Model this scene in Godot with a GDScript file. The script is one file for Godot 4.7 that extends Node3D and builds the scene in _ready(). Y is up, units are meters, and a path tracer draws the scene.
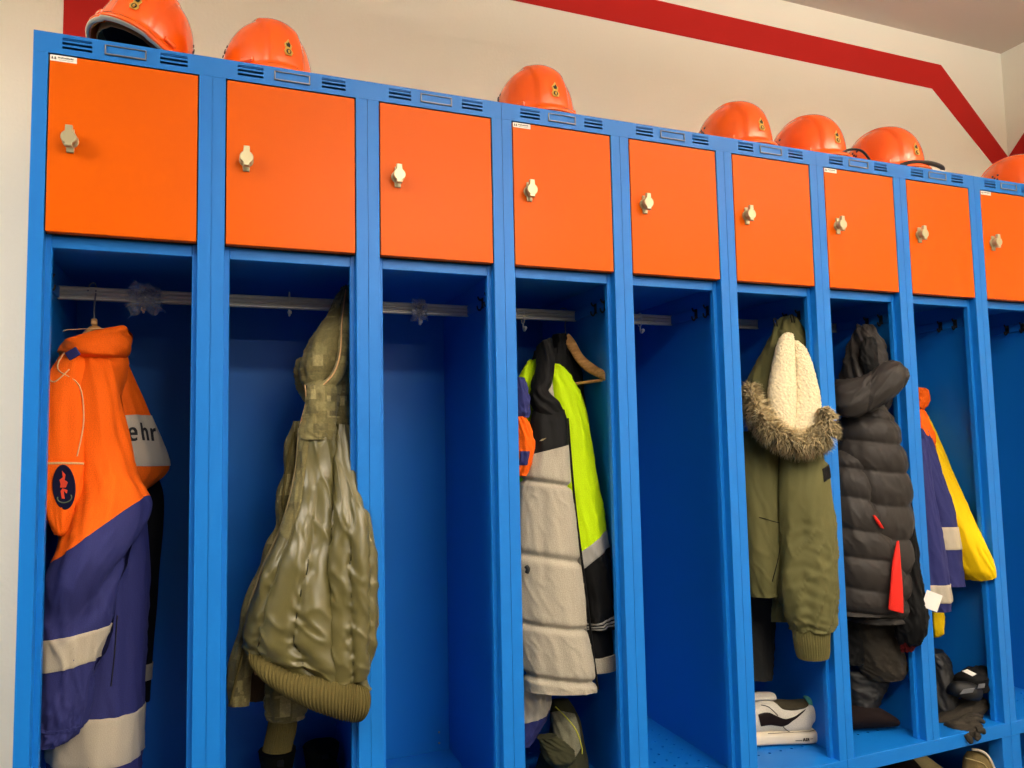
extends Node3D
# A row of blue steel lockers with orange doors in a fire station cloakroom; helmets on top, jackets and shoes inside.
# x runs along the lockers, y is up, z = 0 is the plane of the locker fronts; metres.

const PITCH := 0.3          # width of one locker
const TOP := 1.87           # top of the lockers
const DOOR_TOP := 1.8299
const DOOR_BOTTOM := 1.5023
const BENCH := 0.293        # height of the perforated bench
const DEPTH := 0.48

var used := {}
var M := {}
var shared := {}
var nz := FastNoiseLite.new()
var rng := RandomNumberGenerator.new()


# ---------------------------------------------------------------- mesh builder
class MB:
	var v := PackedVector3Array()
	var n := PackedVector3Array()
	var uv := PackedVector2Array()
	var c := PackedColorArray()
	var ix := PackedInt32Array()
	var tint := Color(1, 1, 1)
	var tinted := false

	func vert(p: Vector3, nn: Vector3, t := Vector2.ZERO) -> int:
		v.append(p); n.append(nn); uv.append(t)
		if tinted: c.append(tint)
		return v.size() - 1

	func tri(a: Vector3, b: Vector3, d: Vector3) -> void:   # counter-clockwise seen from outside
		var nn := (b - a).cross(d - a).normalized()
		var k := vert(a, nn); vert(b, nn); vert(d, nn)
		ix.append_array([k, k + 2, k + 1])

	func quad(a: Vector3, b: Vector3, d: Vector3, e: Vector3) -> void:
		var nn := (b - a).cross(d - a)
		if nn.length_squared() < 1e-16: nn = (d - a).cross(e - a)
		nn = nn.normalized()
		var k := vert(a, nn, Vector2(0, 0)); vert(b, nn, Vector2(1, 0)); vert(d, nn, Vector2(1, 1)); vert(e, nn, Vector2(0, 1))
		ix.append_array([k, k + 2, k + 1, k, k + 3, k + 2])

	# rows of points; outward is (along a row) x (down the rows)
	func grid(rows: Array, closed := false, uvs := Vector2(1, 1)) -> void:
		var nr := rows.size()
		var nc: int = rows[0].size()
		var k0 := v.size()
		for i in nr:
			var r: PackedVector3Array = rows[i]
			var ra: PackedVector3Array = rows[maxi(i - 1, 0)]
			var rb: PackedVector3Array = rows[mini(i + 1, nr - 1)]
			for j in nc:
				var ja := j - 1
				var jb := j + 1
				if closed:
					if ja < 0: ja = nc - 2
					if jb > nc - 1: jb = 1
				else:
					ja = maxi(ja, 0); jb = mini(jb, nc - 1)
				var nn := (r[jb] - r[ja]).cross(rb[j] - ra[j])
				if nn.length_squared() < 1e-18:
					nn = (rb[jb] - rb[ja]).cross(rb[j] - r[j])
					if nn.length_squared() < 1e-18:
						nn = (ra[jb] - ra[ja]).cross(r[j] - ra[j])
				vert(r[j], nn.normalized(), Vector2(uvs.x * j / (nc - 1.0), uvs.y * i / (nr - 1.0)))
		for i in nr - 1:
			for j in nc - 1:
				var a := k0 + i * nc + j
				ix.append_array([a, a + nc, a + 1, a + 1, a + nc, a + nc + 1])

	func box(at: Vector3, size: Vector3, b := 0.0, turn := Basis.IDENTITY) -> void:
		var h := size / 2
		b = minf(b, minf(h.x, minf(h.y, h.z)) * 0.9)
		var ax := [Vector3.RIGHT, Vector3.UP, Vector3.BACK]
		for k in 3:
			for s in [-1.0, 1.0]:
				var o: Vector3 = ax[k] * s
				var p: Vector3 = ax[(k + 1) % 3]
				var q: Vector3 = ax[(k + 2) % 3] * s
				var hp: float = absf(h.dot(p)) - b
				var hq: float = absf(h.dot(q)) - b
				var ho: float = absf(h.dot(o))
				quad(at + turn * (o * ho - p * hp - q * hq), at + turn * (o * ho + p * hp - q * hq), at + turn * (o * ho + p * hp + q * hq), at + turn * (o * ho - p * hp + q * hq))
				if b > 0:   # the bevel towards +p and -p faces
					for s2 in [-1.0, 1.0]:
						var pp: Vector3 = p * s2
						var qq: Vector3 = q * s2
						quad(at + turn * (o * ho + pp * hp - qq * hq), at + turn * (o * (ho - b) + pp * (hp + b) - qq * hq), at + turn * (o * (ho - b) + pp * (hp + b) + qq * hq), at + turn * (o * ho + pp * hp + qq * hq))
		if b > 0:
			for sx in [-1.0, 1.0]:
				for sy in [-1.0, 1.0]:
					for sz in [-1.0, 1.0]:
						var a := Vector3(sx * h.x, sy * (h.y - b), sz * (h.z - b))
						var d := Vector3(sx * (h.x - b), sy * h.y, sz * (h.z - b))
						var e := Vector3(sx * (h.x - b), sy * (h.y - b), sz * h.z)
						if sx * sy * sz > 0: tri(at + turn * a, at + turn * d, at + turn * e)
						else: tri(at + turn * a, at + turn * e, at + turn * d)

	func span(lo: Vector3, hi: Vector3, b := 0.0) -> void:
		box((lo + hi) / 2, (hi - lo).abs(), b)

	# a flat outline (counter-clockwise in x, y of the frame) pushed out from z = 0 to z = depth
	func prism(outline: PackedVector2Array, depth: float, frame: Transform3D, bevel := 0.0) -> void:
		if Geometry2D.is_polygon_clockwise(outline): outline.reverse()
		var top := outline
		if bevel > 0:
			var inner := Geometry2D.offset_polygon(outline, -bevel)
			if inner.size() == 1 and inner[0].size() >= 3:
				top = inner[0]
				if Geometry2D.is_polygon_clockwise(top): top.reverse()
			else: bevel = 0.0
		var ti := Geometry2D.triangulate_polygon(top)
		for k in range(0, ti.size(), 3):
			var a := top[ti[k]]; var b := top[ti[k + 1]]; var d := top[ti[k + 2]]
			if (b - a).cross(d - a) < 0:
				var s := b; b = d; d = s
			tri(frame * Vector3(a.x, a.y, depth), frame * Vector3(b.x, b.y, depth), frame * Vector3(d.x, d.y, depth))
		var m := outline.size()
		var side := depth - bevel
		for k in m:
			var a := outline[k]; var b := outline[(k + 1) % m]
			quad(frame * Vector3(a.x, a.y, 0), frame * Vector3(b.x, b.y, 0), frame * Vector3(b.x, b.y, side), frame * Vector3(a.x, a.y, side))
		if bevel > 0:
			var mt := top.size()
			for k in m:
				var a := outline[k]; var b := outline[(k + 1) % m]
				var ka := nearest(top, a); var kb := nearest(top, b)
				quad(frame * Vector3(a.x, a.y, side), frame * Vector3(b.x, b.y, side), frame * Vector3(top[kb].x, top[kb].y, depth), frame * Vector3(top[ka].x, top[ka].y, depth))

	func nearest(pts: PackedVector2Array, p: Vector2) -> int:
		var best := 0
		for k in pts.size():
			if pts[k].distance_squared_to(p) < pts[best].distance_squared_to(p): best = k
		return best

	# a round tube through the points; radius a number or an array
	func tube(pts: Array, radius, sides := 8, smooth := 4) -> void:
		var line: Array = pts
		var rad := []
		if smooth > 1 and pts.size() > 2:
			line = []
			for i in pts.size() - 1:
				for k in smooth:
					var f := k / float(smooth)
					line.append(pts[i].cubic_interpolate(pts[i + 1], pts[maxi(i - 1, 0)], pts[mini(i + 2, pts.size() - 1)], f))
					if radius is Array: rad.append(lerpf(radius[i], radius[i + 1], f))
			line.append(pts[-1])
			if radius is Array: rad.append(radius[-1])
		elif radius is Array: rad = radius
		var rows := []
		var side := Vector3.ZERO
		for i in line.size():
			var d: Vector3 = (line[mini(i + 1, line.size() - 1)] - line[maxi(i - 1, 0)]).normalized()
			if side == Vector3.ZERO:
				side = d.cross(Vector3.UP if absf(d.y) < 0.9 else Vector3.RIGHT).normalized()
			side = (side - d * side.dot(d)).normalized()
			var other := d.cross(side)
			var r: float = rad[i] if rad.size() else radius
			if i == 0: rows.append(ring(line[0], side, other, 0.0002, sides))
			rows.append(ring(line[i], side, other, r, sides))
			if i == line.size() - 1: rows.append(ring(line[i], side, other, 0.0002, sides))
		grid(rows, true)

	func ring(o: Vector3, a: Vector3, b: Vector3, r: float, sides: int) -> PackedVector3Array:
		var out := PackedVector3Array()
		for k in sides + 1:
			var t := TAU * k / sides
			out.append(o + (a * cos(t) + b * sin(t)) * r)
		return out

	# profile of (radius, height) turned round the y axis of the frame, given from the top down
	func lathe(profile: Array, sides: int, frame := Transform3D.IDENTITY) -> void:
		var rows := []
		for p in profile:
			var r := PackedVector3Array()
			for k in sides + 1:
				var t := -TAU * k / sides
				r.append(frame * Vector3(p[0] * cos(t), p[1], -p[0] * sin(t)))
			rows.append(r)
		grid(rows, true)

	func mesh(shift := Vector3.ZERO) -> ArrayMesh:
		var a := []
		a.resize(Mesh.ARRAY_MAX)
		if shift != Vector3.ZERO:
			for k in v.size(): v[k] -= shift
		a[Mesh.ARRAY_VERTEX] = v
		a[Mesh.ARRAY_NORMAL] = n
		a[Mesh.ARRAY_TEX_UV] = uv
		if tinted: a[Mesh.ARRAY_COLOR] = c
		a[Mesh.ARRAY_INDEX] = ix
		var m := ArrayMesh.new()
		m.add_surface_from_arrays(Mesh.PRIMITIVE_TRIANGLES, a)
		return m


# ---------------------------------------------------------------- cloth: a tube through cross-sections
# Each section is [one side, other side, half depth]. u = 0 at the second point, 0.25 towards the room, 0.5 at the first point, 0.75 at the back.
class Loft:
	var L := PackedVector3Array()
	var R := PackedVector3Array()
	var D := PackedFloat32Array()
	var E := 1.0
	var disp

	func _init(secs: Array, shape = null, square := 1.0) -> void:
		for s in secs:
			L.append(s[0]); R.append(s[1]); D.append(s[2])
		disp = shape
		E = square

	func at(u: float, v: float, off := 0.0) -> Vector3:
		var m := L.size() - 1
		var x := clampf(v, 0.0, 1.0) * m
		var i := mini(int(x), m - 1)
		var f := x - i
		var i0 := maxi(i - 1, 0); var i1 := i + 1; var i2 := mini(i + 2, m)
		var l := L[i].cubic_interpolate(L[i1], L[i0], L[i2], f)
		var r := R[i].cubic_interpolate(R[i1], R[i0], R[i2], f)
		var d := lerpf(D[i], D[i1], f * f * (3 - 2 * f))
		var T := (L[i1] + R[i1] - L[i] - R[i]).normalized()
		var Ta := (L[i] + R[i] - L[i0] - R[i0])
		var Tb := (L[i2] + R[i2] - L[i1] - R[i1])
		if f < 0.5 and Ta.length_squared() > 1e-12: T = Ta.normalized().slerp(T, 0.5 + f) if Ta.normalized().dot(T) > -0.9 else T
		elif f >= 0.5 and Tb.length_squared() > 1e-12: T = T.slerp(Tb.normalized(), f - 0.5) if Tb.normalized().dot(T) > -0.9 else T
		var major := (r - l) / 2
		var minor := T.cross(major).normalized()
		var c := cos(TAU * u)
		var s := sin(TAU * u)
		if E != 1.0:
			c = signf(c) * pow(absf(c), E); s = signf(s) * pow(absf(s), E)
		var p := (l + r) / 2 + major * c + minor * (d * s)
		var a := maxf(major.length(), 0.001)
		var nn := (major / a * (c / a) + minor * (s / maxf(d, 0.001))).normalized()
		if disp != null: off += disp.call(u, v, p)
		return p + nn * off

	# the part of the tube between two values of u and two of v (numbers or functions of u)
	func patch(mb: MB, nu: int, nv: int, u0 := 0.0, u1 := 1.0, v0 = 0.0, v1 = 1.0, off := 0.0) -> void:
		var rows := []
		var closed := absf(u1 - u0 - 1.0) < 1e-6
		for i in nv + 1:
			var row := PackedVector3Array()
			for j in nu + 1:
				var u := lerpf(u0, u1, j / float(nu))
				var a: float = v0.call(u) if v0 is Callable else v0
				var b: float = v1.call(u) if v1 is Callable else v1
				row.append(at(u, lerpf(a, b, i / float(nv)), off))
			rows.append(row)
		if off > 0.0:      # a strip laid on the cloth: turn its edges down to the cloth
			var first := PackedVector3Array(); var last := PackedVector3Array()
			for j in nu + 1:
				var u := lerpf(u0, u1, j / float(nu))
				var a: float = v0.call(u) if v0 is Callable else v0
				var b: float = v1.call(u) if v1 is Callable else v1
				first.append(at(u, a, -0.001)); last.append(at(u, b, -0.001))
			rows.push_front(first); rows.append(last)
			if not closed:
				for r in rows:
					var e0: Vector3 = r[0]; var e1: Vector3 = r[-1]
					r.insert(0, e0); r.append(e1)
				for i in rows.size():
					var t := clampf((i - 1) / float(nv), 0.0, 1.0)
					var a0: float = v0.call(u0) if v0 is Callable else v0
					var b0: float = v1.call(u0) if v1 is Callable else v1
					var a1: float = v0.call(u1) if v0 is Callable else v0
					var b1: float = v1.call(u1) if v1 is Callable else v1
					rows[i][0] = at(u0, lerpf(a0, b0, t), -0.001)
					rows[i][-1] = at(u1, lerpf(a1, b1, t), -0.001)
		mb.grid(rows, closed, Vector2(u1 - u0, 1))

	# a band that runs along the tube between two functions of v
	func ribbon(mb: MB, n: int, v0: float, v1: float, ua, ub, off: float, across := 6) -> void:
		var rows := []
		for i in n + 1:
			var v := lerpf(v0, v1, i / float(n))
			var a: float = ua.call(v)
			var b: float = ub.call(v)
			var row := PackedVector3Array()
			row.append(at(a, v, -0.001))
			for j in across + 1: row.append(at(lerpf(a, b, j / float(across)), v, off))
			row.append(at(b, v, -0.001))
			rows.append(row)
		mb.grid(rows)

	# close an end: fan to the middle, or with a depth turn the hem in first
	func cap(mb: MB, nu: int, v: float, hem := 0.0) -> void:
		var edge := PackedVector3Array()
		for j in nu + 1: edge.append(at(j / float(nu), v))
		var mid := Vector3.ZERO
		for j in nu: mid += edge[j] / nu
		var back := (at(0.0, absf(v - 0.05)) + at(0.5, absf(v - 0.05)) - at(0.0, v) - at(0.5, v)).normalized() * hem
		var rows := [edge]
		for f in ([0.9, 0.85, 0.02] if hem > 0.0 else [0.6, 0.02]):
			var r := PackedVector3Array()
			for p in edge: r.append(mid + (p - mid) * f + (back if f < 0.9 else Vector3.ZERO))
			rows.append(r)
		if v < 0.5: rows.reverse()
		mb.grid(rows, true)

	func whole(mb: MB, nu: int, nv: int, hem := 0.0) -> void:
		patch(mb, nu, nv)
		cap(mb, nu, 0.0)
		cap(mb, nu, 1.0, hem)


# ---------------------------------------------------------------- naming and tagging
func numbered(called: String) -> String:
	if not used.has(called):
		used[called] = 0
		return called
	used[called] += 1
	return "%s_%03d" % [called, used[called]]

func tag(o: Node, label: String, category: String, group := "") -> void:
	o.set_meta("label", label)
	o.set_meta("category", category)
	if group: o.set_meta("group", group)

func thing(called: String, label: String, category: String, at := Vector3.ZERO, group := "") -> Node3D:
	var o := Node3D.new()
	o.name = numbered(called)
	add_child(o)
	o.position = at
	tag(o, label, category, group)
	return o

func put(called: String, m: Mesh, mat: Material, parent: Node) -> MeshInstance3D:
	var o := MeshInstance3D.new()
	o.name = called
	o.mesh = m
	o.material_override = mat
	o.cast_shadow = GeometryInstance3D.SHADOW_CASTING_SETTING_ON
	parent.add_child(o, true)
	return o

# a part built in room coordinates under a thing that is only moved, not turned
func piece(called: String, mb: MB, mat: Material, parent: Node3D) -> MeshInstance3D:
	var at := parent.position
	var up := parent.get_parent()
	while up is Node3D and up != self:
		at += up.position
		up = up.get_parent()
	return put(called, mb.mesh(at), mat, parent)

func structure(called: String, mb: MB, mat: Material) -> MeshInstance3D:
	var o := put(numbered(called), mb.mesh(), mat, self)
	o.set_meta("kind", "structure")
	return o

func single(called: String, mb: MB, mat: Material, label: String, category: String, group := "") -> MeshInstance3D:
	var box := AABB(mb.v[0], Vector3.ZERO)
	for p in mb.v: box = box.expand(p)
	var at := Vector3(box.get_center().x, box.position.y, box.get_center().z)
	var o := put(numbered(called), mb.mesh(at), mat, self)
	o.position = at
	tag(o, label, category, group)
	return o


# ---------------------------------------------------------------- materials
func noise_tex(freq: float, seed_: int, size := 256, normal := false, strength := 4.0, ramp: Gradient = null, octaves := 3, kind := FastNoiseLite.TYPE_SIMPLEX_SMOOTH) -> NoiseTexture2D:
	var f := FastNoiseLite.new()
	f.noise_type = kind
	f.frequency = freq
	f.seed = seed_
	f.fractal_octaves = octaves
	var t := NoiseTexture2D.new()
	t.width = size; t.height = size
	t.seamless = true
	t.noise = f
	t.as_normal_map = normal
	t.bump_strength = strength
	if ramp: t.color_ramp = ramp
	return t

func gradient(cols: Array, offs: Array) -> Gradient:
	var g := Gradient.new()
	g.offsets = PackedFloat32Array(offs)
	g.colors = PackedColorArray(cols)
	return g

func mat(color: Color, rough := 0.6, metal := 0.0, spec := 0.5) -> StandardMaterial3D:
	var m := StandardMaterial3D.new()
	m.albedo_color = color
	m.roughness = rough
	m.metallic = metal
	m.metallic_specular = spec
	return m

func cloth(color: Color, rough := 0.85, weave := 30.0, normal := 0.5, sheen := 0.15) -> StandardMaterial3D:
	var m := mat(color, rough, 0.0, 0.3)
	m.uv1_triplanar = true
	m.uv1_scale = Vector3.ONE * weave
	m.normal_enabled = true
	m.normal_scale = normal
	m.normal_texture = shared["weave"]
	m.albedo_texture = shared["mottle"]
	if sheen > 0:
		m.rim_enabled = true
		m.rim = sheen
		m.rim_tint = 0.7
	return m

func weave_texture() -> ImageTexture:
	var im := Image.create(128, 128, false, Image.FORMAT_RGB8)
	var r := RandomNumberGenerator.new()
	r.seed = 5
	for y in 128:
		for x in 128:
			var a := sin(TAU * x / 8.0) * (1.0 if (x / 8 + y / 8) % 2 == 0 else 0.3)
			var b := sin(TAU * y / 8.0) * (0.3 if (x / 8 + y / 8) % 2 == 0 else 1.0)
			var k := clampf(0.5 + 0.18 * (a + b) + r.randf_range(-0.12, 0.12), 0, 1)
			im.set_pixel(x, y, Color(k, k, k))
	im.bump_map_to_normal_map(3.0)
	return ImageTexture.create_from_image(im)

# a grid of soft patches in four tones, the faded chequered camouflage of the bomber jacket
func camo_texture() -> ImageTexture:
	var im := Image.create(128, 128, false, Image.FORMAT_RGB8)
	var r := RandomNumberGenerator.new()
	r.seed = 11
	var tones := [Color(0.42, 0.39, 0.25), Color(0.5, 0.47, 0.31), Color(0.62, 0.58, 0.4), Color(0.34, 0.32, 0.21)]
	im.fill(tones[0])
	for k in 90:
		var t: Color = tones[r.randi_range(0, 3)]
		var w := r.randi_range(8, 26)
		var h := r.randi_range(8, 26)
		im.fill_rect(Rect2i(r.randi_range(0, 127 - w), r.randi_range(0, 127 - h), w, h), t)
	for y in 128:
		for x in 128:
			var cc := im.get_pixel(x, y)
			var k := r.randf_range(0.9, 1.1)
			im.set_pixel(x, y, Color(cc.r * k, cc.g * k, cc.b * k))
	return ImageTexture.create_from_image(im)

func materials() -> void:
	nz.noise_type = FastNoiseLite.TYPE_SIMPLEX_SMOOTH
	nz.frequency = 1.0
	nz.seed = 3
	nz.fractal_octaves = 2
	shared["weave"] = weave_texture()
	shared["mottle"] = noise_tex(0.03, 2, 256, false, 1.0, gradient([Color(0.86, 0.86, 0.86), Color(1, 1, 1)], [0.25, 0.7]), 4)
	var peel := noise_tex(0.09, 8, 256, true, 1.2)
	M.wall = mat(Color(0.965, 0.95, 0.885), 0.9, 0.0, 0.2)
	M.wall.uv1_triplanar = true; M.wall.uv1_world_triplanar = true; M.wall.uv1_scale = Vector3.ONE * 3.0
	M.wall.normal_enabled = true; M.wall.normal_texture = noise_tex(0.06, 4, 512, true, 3.0, null, 4); M.wall.normal_scale = 0.25
	M.ceiling = mat(Color(0.82, 0.77, 0.72), 0.95, 0.0, 0.1)
	M.floor = mat(Color(0.3, 0.29, 0.28), 0.55)
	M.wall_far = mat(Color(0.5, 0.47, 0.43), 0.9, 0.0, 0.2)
	M.red = mat(Color(0.74, 0.13, 0.11), 0.7, 0.0, 0.3)
	M.blue = mat(Color(0.05, 0.435, 0.775), 0.42, 0.0, 0.4)
	M.blue.uv1_triplanar = true; M.blue.uv1_scale = Vector3.ONE * 8.0
	M.blue.normal_enabled = true; M.blue.normal_texture = peel; M.blue.normal_scale = 0.06
	M.orange = mat(Color(0.82, 0.345, 0.0), 0.36, 0.0, 0.24)
	M.orange.uv1_triplanar = true; M.orange.uv1_scale = Vector3.ONE * 8.0
	M.orange.normal_enabled = true; M.orange.normal_texture = peel; M.orange.normal_scale = 0.06
	M.gap = mat(Color(0.03, 0.03, 0.04), 0.9)
	M.metal = mat(Color(0.7, 0.67, 0.54), 0.38, 0.5)
	M.alu = mat(Color(0.82, 0.8, 0.75), 0.45, 0.4)
	M.steel = mat(Color(0.5, 0.51, 0.53), 0.42, 0.6)
	M.white = mat(Color(0.9, 0.89, 0.86), 0.6)
	M.ink = mat(Color(0.03, 0.03, 0.035), 0.7)
	M.gold = mat(Color(0.82, 0.66, 0.3), 0.4, 0.4)
	M.helmet = mat(Color(0.98, 0.37, 0.01), 0.22)
	M.helmet.clearcoat_enabled = true; M.helmet.clearcoat = 0.6; M.helmet.clearcoat_roughness = 0.12
	M.liner = mat(Color(0.04, 0.045, 0.07), 0.85)
	M.leather = mat(Color(0.45, 0.33, 0.2), 0.7)
	M.rubber = mat(Color(0.035, 0.035, 0.04), 0.6)
	M.plastic = mat(Color(0.95, 0.95, 0.95, 0.07), 0.12)
	M.plastic.transparency = BaseMaterial3D.TRANSPARENCY_ALPHA
	M.clearplastic = mat(Color(0.85, 0.83, 0.78), 0.3)
	M.wood = mat(Color(0.86, 0.66, 0.4), 0.5)
	M.wood.albedo_texture = noise_tex(0.02, 21, 128, false, 1.0, gradient([Color(0.8, 0.75, 0.68), Color(1, 1, 1)], [0.3, 0.7]))
	M.wood.uv1_triplanar = true; M.wood.uv1_scale = Vector3(3, 40, 40)
	M.hivis_orange = cloth(Color(0.98, 0.4, 0.03), 0.8, 60, 0.35)
	M.navy = cloth(Color(0.185, 0.2, 0.42), 0.8, 60, 0.35)
	M.reflect = cloth(Color(0.74, 0.7, 0.62), 0.45, 90, 0.2, 0.0)
	M.piping = cloth(Color(0.88, 0.7, 0.5), 0.7, 60, 0.2)
	M.olive_satin = cloth(Color(0.385, 0.36, 0.19), 0.4, 90, 0.15, 0.1)
	M.olive_satin.metallic_specular = 0.6
	M.olive_rib = cloth(Color(0.37, 0.33, 0.175), 0.9, 60, 0.5)
	M.lining_brown = cloth(Color(0.26, 0.2, 0.13), 0.9, 60, 0.4)
	M.camo = cloth(Color(1, 1, 1), 0.85, 4.5, 0.3)
	M.camo.albedo_texture = camo_texture()
	M.zip = mat(Color(0.58, 0.52, 0.36), 0.45, 0.2)
	M.hivis_yellow = cloth(Color(0.8, 0.95, 0.02), 0.75, 60, 0.35)
	M.black_cloth = cloth(Color(0.05, 0.05, 0.052), 0.7, 60, 0.3, 0.1)
	M.grey_vest = cloth(Color(0.69, 0.66, 0.59), 0.85, 40, 0.6)
	M.silver = cloth(Color(0.66, 0.65, 0.62), 0.4, 90, 0.15, 0.0)
	M.olive_bag = cloth(Color(0.23, 0.23, 0.15), 0.85, 40, 0.5)
	M.mesh_grey = cloth(Color(0.5, 0.49, 0.4), 0.85, 30, 0.9)
	M.parka = cloth(Color(0.385, 0.375, 0.225), 0.75, 80, 0.3)
	M.parka_rib = cloth(Color(0.37, 0.35, 0.2), 0.9, 60, 0.5)
	M.fleece = cloth(Color(0.94, 0.88, 0.73), 0.95, 18, 1.0, 0.3)
	M.fur = mat(Color(1, 1, 1), 0.75, 0.0, 0.3)
	M.fur.vertex_color_use_as_albedo = true
	M.puffer = cloth(Color(0.2, 0.185, 0.175), 0.5, 80, 0.2, 0.1)
	M.puffer_red = cloth(Color(0.88, 0.16, 0.12), 0.7, 60, 0.3)
	M.dark_red = cloth(Color(0.35, 0.05, 0.05), 0.8, 60, 0.3)
	M.grey_brown = cloth(Color(0.22, 0.2, 0.17), 0.9, 40, 0.5)
	M.dark_trouser = cloth(Color(0.06, 0.06, 0.075), 0.85, 60, 0.3)
	M.grey_trouser = cloth(Color(0.19, 0.19, 0.18), 0.85, 60, 0.3)
	M.yellow_cloth = cloth(Color(0.97, 0.8, 0.0), 0.75, 60, 0.3)
	M.shoe_white = cloth(Color(0.86, 0.83, 0.76), 0.5, 50, 0.12, 0.0)
	M.sole = mat(Color(0.85, 0.8, 0.7), 0.6)
	M.teal = cloth(Color(0.35, 0.66, 0.58), 0.6, 50, 0.2)
	M.shoe_lining = cloth(Color(0.3, 0.27, 0.2), 0.9, 40, 0.5)
	M.swoosh = cloth(Color(0.1, 0.05, 0.05), 0.5, 50, 0.1)
	M.dark_olive = cloth(Color(0.12, 0.12, 0.075), 0.85, 40, 0.4)
	M.tan_shoe = cloth(Color(0.47, 0.4, 0.25), 0.85, 40, 0.5)
	M.cream_shoe = cloth(Color(0.8, 0.72, 0.5), 0.8, 40, 0.4)
	M.maroon = cloth(Color(0.1, 0.055, 0.05), 0.85, 40, 0.4)


# wavy folds round and down a tube of cloth, about -1 to 1
func fold(u: float, v: float, around: float, down: float, twist := 0.0, seed_ := 0.0) -> float:
	var a := TAU * (u + twist * v)
	return nz.get_noise_3d(cos(a) * around + seed_, sin(a) * around, v * down + seed_ * 0.37)

# sharp creases, 0 to 1
func crease(u: float, v: float, around: float, down: float, twist := 0.0, seed_ := 0.0) -> float:
	return pow(maxf(0.0, 1.0 - 2.2 * absf(fold(u, v, around, down, twist, seed_))), 3.0)

# stuffed rolls between seams, 0 at a seam, 1 between
func roll(x: float) -> float:
	return pow(absf(sin(PI * x)), 0.55)


# ---------------------------------------------------------------- the room
func _ready() -> void:
	var cam := Camera3D.new()
	cam.name = "camera"
	cam.position = Vector3(0.3213, 1.1155, 1.5074)
	cam.rotation = Vector3(0.07474, -0.37342, -0.02034)
	cam.fov = 54.651
	cam.near = 0.05
	add_child(cam)
	cam.current = true

	var world := WorldEnvironment.new()
	world.name = "world_environment"
	var e := Environment.new()
	e.background_mode = Environment.BG_COLOR
	e.background_color = Color(0.02, 0.02, 0.02)
	e.tonemap_mode = Environment.TONE_MAPPER_LINEAR
	e.tonemap_exposure = 0.95
	e.sdfgi_enabled = true
	e.ssao_enabled = true
	e.ssil_enabled = true
	world.environment = e
	add_child(world)

	rng.seed = 42
	materials()
	pendant_lamp(Vector3(1.15, 2.2, 1.8), 4.1, 8.0, "in front of the left lockers")
	pendant_lamp(Vector3(2.6, 2.2, 1.6), 0.7, 8.0, "in front of the right lockers")
	pendant_lamp(Vector3(-1.3, 2.3, 0.8), 4.6, 4.0, "over the bare wall left of the lockers")
	pendant_lamp(Vector3(1.4, 2.3, 4.0), 6.0, 1.5, "left of the far pair behind the camera")
	pendant_lamp(Vector3(2.75, 2.3, 4.2), 4.4, 1.5, "right of the far pair behind the camera")
	room()
	lockers()
	helmets()
	clothes()


# a long lamp hung below the ceiling that shines down and up
func pendant_lamp(at: Vector3, down: float, up: float, where: String) -> void:
	var size := Vector2(1.2, 0.22)
	var tone := Color(1.0, 0.97, 0.92)
	var t := thing("ceiling_lamp", "long hanging fluorescent lamp " + where, "lamp", at)
	var mb := MB.new()
	for s in [-1.0, 1.0]:
		mb.box(Vector3(0, 0, s * (size.y / 2 + 0.012)), Vector3(size.x + 0.05, 0.07, 0.02), 0.005)
		mb.box(Vector3(s * (size.x / 2 + 0.012), 0, 0), Vector3(0.02, 0.07, size.y + 0.04), 0.005)
	put("housing", mb.mesh(), M.white, t)
	for s in [-0.5, 0.5]:
		mb = MB.new()
		mb.tube([Vector3(s, 0.03, size.y / 2 + 0.012), Vector3(s, 2.66 - at.y, size.y / 2 + 0.012)], 0.003, 6, 1)
		put("hanging_rod", mb.mesh(), M.steel, t)
	var glow := mat(Color(1, 1, 1), 0.5)
	glow.emission_enabled = true
	glow.emission = tone
	glow.emission_energy_multiplier = 3.0
	mb = MB.new()
	mb.box(Vector3.ZERO, Vector3(size.x, 0.05, size.y), 0.004)
	put("diffuser", mb.mesh(), glow, t)
	for k in 2:
		var l := AreaLight3D.new()
		l.name = "lamp_light"
		l.area_size = size
		l.light_energy = down if k == 0 else up
		l.light_color = tone
		l.shadow_enabled = true
		l.area_range = 9.0
		l.area_attenuation = 2.0
		l.position = Vector3(0, -0.03 if k == 0 else 0.03, 0)
		l.rotation = Vector3(-PI / 2 if k == 0 else PI / 2, 0, 0)
		t.add_child(l, true)


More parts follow.
